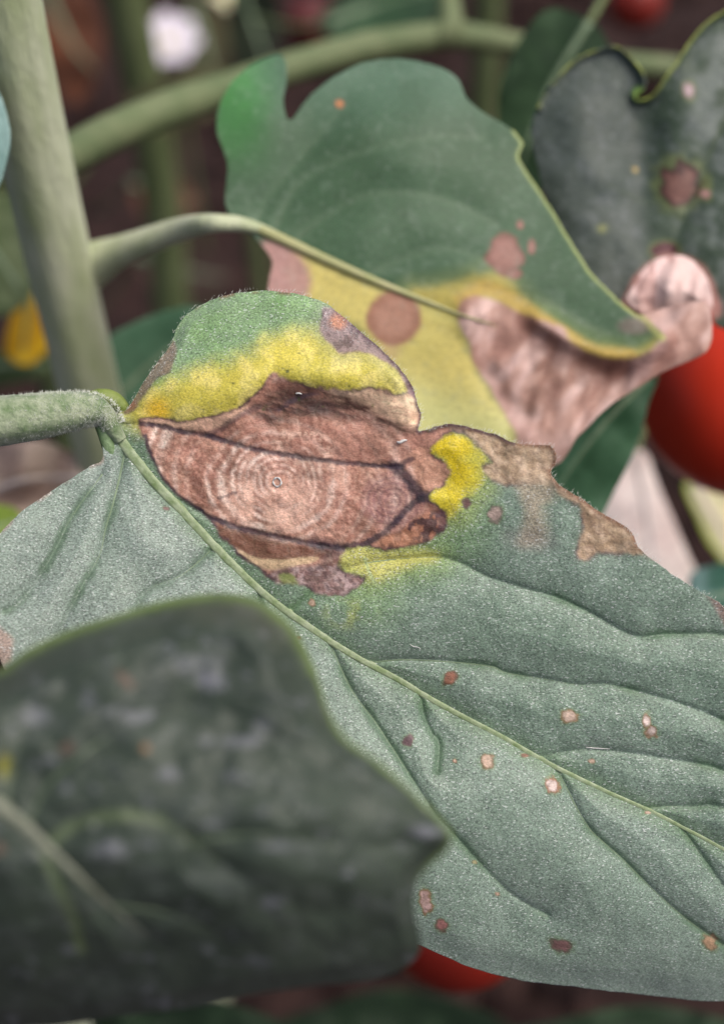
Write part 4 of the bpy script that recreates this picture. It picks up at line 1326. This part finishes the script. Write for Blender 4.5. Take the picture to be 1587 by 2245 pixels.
    for (px, py, d, r, lab) in ((285, 100, 360, 6.5, "blurred olive stem behind the lilac flower"), (560, 320, 520, 4.0, "thin dim stem standing behind the green leaf lobe"),
                                (1045, 170, 400, 5.0, "dim brownish stem seen above the withered leaf"), (20, 560, 230, 4.0, "grey-green stem half hidden behind the thick stem")):
        P, R = vertical(px, py, d / 1000, r, -.03, pt(px, py, d / 1000).z + .12 + .0001 * d, 16, .003, int(px))
        tag(tube("plant_stem", P, R, M['stem_far'], None, sides=14, bump=.03, base=P[0]), lab, "stem")
    simple_leaf("olive green leaf blurred behind the thin branch", [(300, 200), (380, 170), (480, 150), (520, 190), (470, 250), (380, 290), (310, 290), (270, 250)],
                330, .5, 0, lin(66, 66, 42), lin(84, 84, 56), [(290, 260), (390, 230), (500, 180)], 'leaf_far', 6, 9, stalk=[(240, 300, 335, 6), (150, 420, 345, 6)])
    for lab, ol, d, c1, c2, sd_, stk in (
            ("rusty brown dead leaf hanging right behind the top of the thick stem", [(95, -40), (180, -30), (225, 60), (215, 160), (170, 230), (120, 190), (90, 80)], 420, lin(84, 50, 34), lin(110, 66, 44), 31, [(150, -120, 440, 5), (120, -220, 470, 5)]),
            ("very dark leaf between the lilac flower and the green leaf lobe", [(520, -40), (590, -30), (620, 60), (590, 150), (540, 170), (500, 80)], 360, lin(22, 30, 18), lin(34, 42, 26), 32, [(560, -140, 380, 5), (590, -240, 400, 5)]),
            ("curled brown dead leaf lying low behind the leaf stalk", [(290, 400), (350, 385), (410, 410), (430, 450), (380, 480), (310, 465)], 560, lin(92, 58, 46), lin(120, 80, 64), 33, [(250, 440, 580, 4), (200, 470, 610, 4)]),
            ("drab olive leaf above the branch near the lilac flower", [(420, 10), (480, 20), (500, 110), (470, 190), (410, 170), (400, 80)], 690, lin(62, 60, 36), lin(80, 78, 50), 34, [(450, -80, 710, 5), (470, -200, 740, 5)]),
            ("dull green leaf low behind the curve of the leaf stalk", [(300, 560), (380, 540), (470, 560), (500, 610), (420, 650), (320, 630)], 480, lin(56, 40, 36), lin(74, 54, 48), 35, [(250, 640, 500, 4), (180, 720, 520, 4)])):
        cx_, cy_ = np.mean(np.array(ol, float), 0)
        simple_leaf(lab.replace("dull green", "dull brown"), ol, d, .5, 1.0, c1, c2, [ol[0], (cx_, cy_), ol[3]], 'leaf_far', 10, sd_, stalk=stk)
    # --- left edge
    simple_leaf("pale blue-green leaf edge in front of the thick stem", [(-90, 160), (-30, 170), (0, 205), (18, 260), (22, 310), (10, 370), (-10, 420), (-60, 470), (-130, 420), (-150, 260)],
                128, 0, 0, lin(120, 152, 146), lin(136, 166, 160), [(-70, 170), (-60, 300), (-60, 450)], 'leaf_soft', 1.0, 10, stalk=[(-110, 80, 132, 9), (-200, -60, 145, 9)])
    simple_leaf("yellowed leaf behind the thick stem", [(10, 770), (25, 700), (45, 640), (80, 615), (115, 640), (125, 700), (110, 760), (60, 800)],
                215, .3, 0, lin(176, 132, 20), lin(206, 166, 30), [(70, 625), (60, 700), (50, 785)], 'leaf_far', 3, 11, stalk=[(90, 540, 220, 7), (60, 420, 235, 7)])
    simple_leaf("drab green leaf below the yellowed leaf", [(-60, 780), (20, 770), (90, 770), (120, 800), (60, 835), (-40, 850), (-90, 820)],
                225, .3, 0, lin(64, 80, 48), lin(84, 98, 62), [(-70, 810), (20, 800), (110, 800)], 'leaf_far', 3, 12, stalk=[(-140, 840, 228, 7), (-260, 900, 235, 7)])
    simple_leaf("grey-green leaf at the edge beside the thick stem", [(-120, 400), (-30, 410), (40, 450), (75, 540), (80, 620), (40, 680), (-20, 690), (-100, 600)],
                200, .4, 0, lin(78, 92, 60), lin(102, 114, 82), [(-100, 430), (-20, 540), (50, 640)], 'leaf_far', 4, 13, stalk=[(-180, 360, 205, 8), (-280, 280, 215, 8)])
    simple_leaf("smooth teal green leaf between the thick stem and the ringed leaf", [(235, 745), (290, 710), (360, 682), (430, 672), (500, 700), (520, 800), (440, 900), (330, 930), (240, 900), (215, 820)],
                172, .3, .3, lin(72, 108, 82), lin(86, 120, 94), [(230, 900), (330, 800), (460, 700)], 'leaf_far', 2, 14, stalk=[(190, 960, 175, 8), (150, 1040, 178, 8)])
    simple_leaf("crumpled beige dead leaf below the hairy stalk", [(-40, 990), (40, 965), (100, 968), (170, 1000), (215, 1060), (190, 1140), (100, 1180), (20, 1140), (-60, 1150), (-90, 1060)],
                175, .4, -.4, lin(176, 150, 136), lin(206, 184, 168), [(-60, 1100), (60, 1050), (200, 1050)], 'leaf_far', 12, 15, stalk=[(-140, 1140, 176, 8), (-240, 1200, 182, 8)])
    simple_leaf("bright green leaf tip low at the edge behind the ringed leaf", [(-80, 1110), (-10, 1105), (40, 1120), (50, 1170), (0, 1230), (-90, 1230)],
                160, .4, -.4, lin(110, 132, 50), lin(128, 150, 66), [(-80, 1180), (40, 1140)], 'leaf_far', 3, 16, stalk=[(-160, 1230, 162, 8), (-260, 1300, 170, 8)])
    # --- added dark leaves under the front leaves, to keep the bottom dark
    for i, (px, py, d, sx, sy, lab) in enumerate(((300, 2330, 190, 420, 150, "added dark leaf low under the front leaf"), (860, 2360, 230, 380, 170, "added dark leaf low below the half hidden tomato"),
                                                  (1400, 2330, 200, 420, 110, "added dark leaf low under the tip of the ringed leaf"))):
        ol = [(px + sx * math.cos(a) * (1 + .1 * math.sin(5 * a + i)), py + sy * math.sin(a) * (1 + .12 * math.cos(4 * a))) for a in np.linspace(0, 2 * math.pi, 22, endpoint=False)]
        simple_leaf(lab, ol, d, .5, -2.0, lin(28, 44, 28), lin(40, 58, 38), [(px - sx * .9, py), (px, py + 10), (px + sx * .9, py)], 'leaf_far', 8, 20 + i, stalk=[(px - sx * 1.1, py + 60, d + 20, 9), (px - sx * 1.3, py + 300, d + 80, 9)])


build_surroundings()
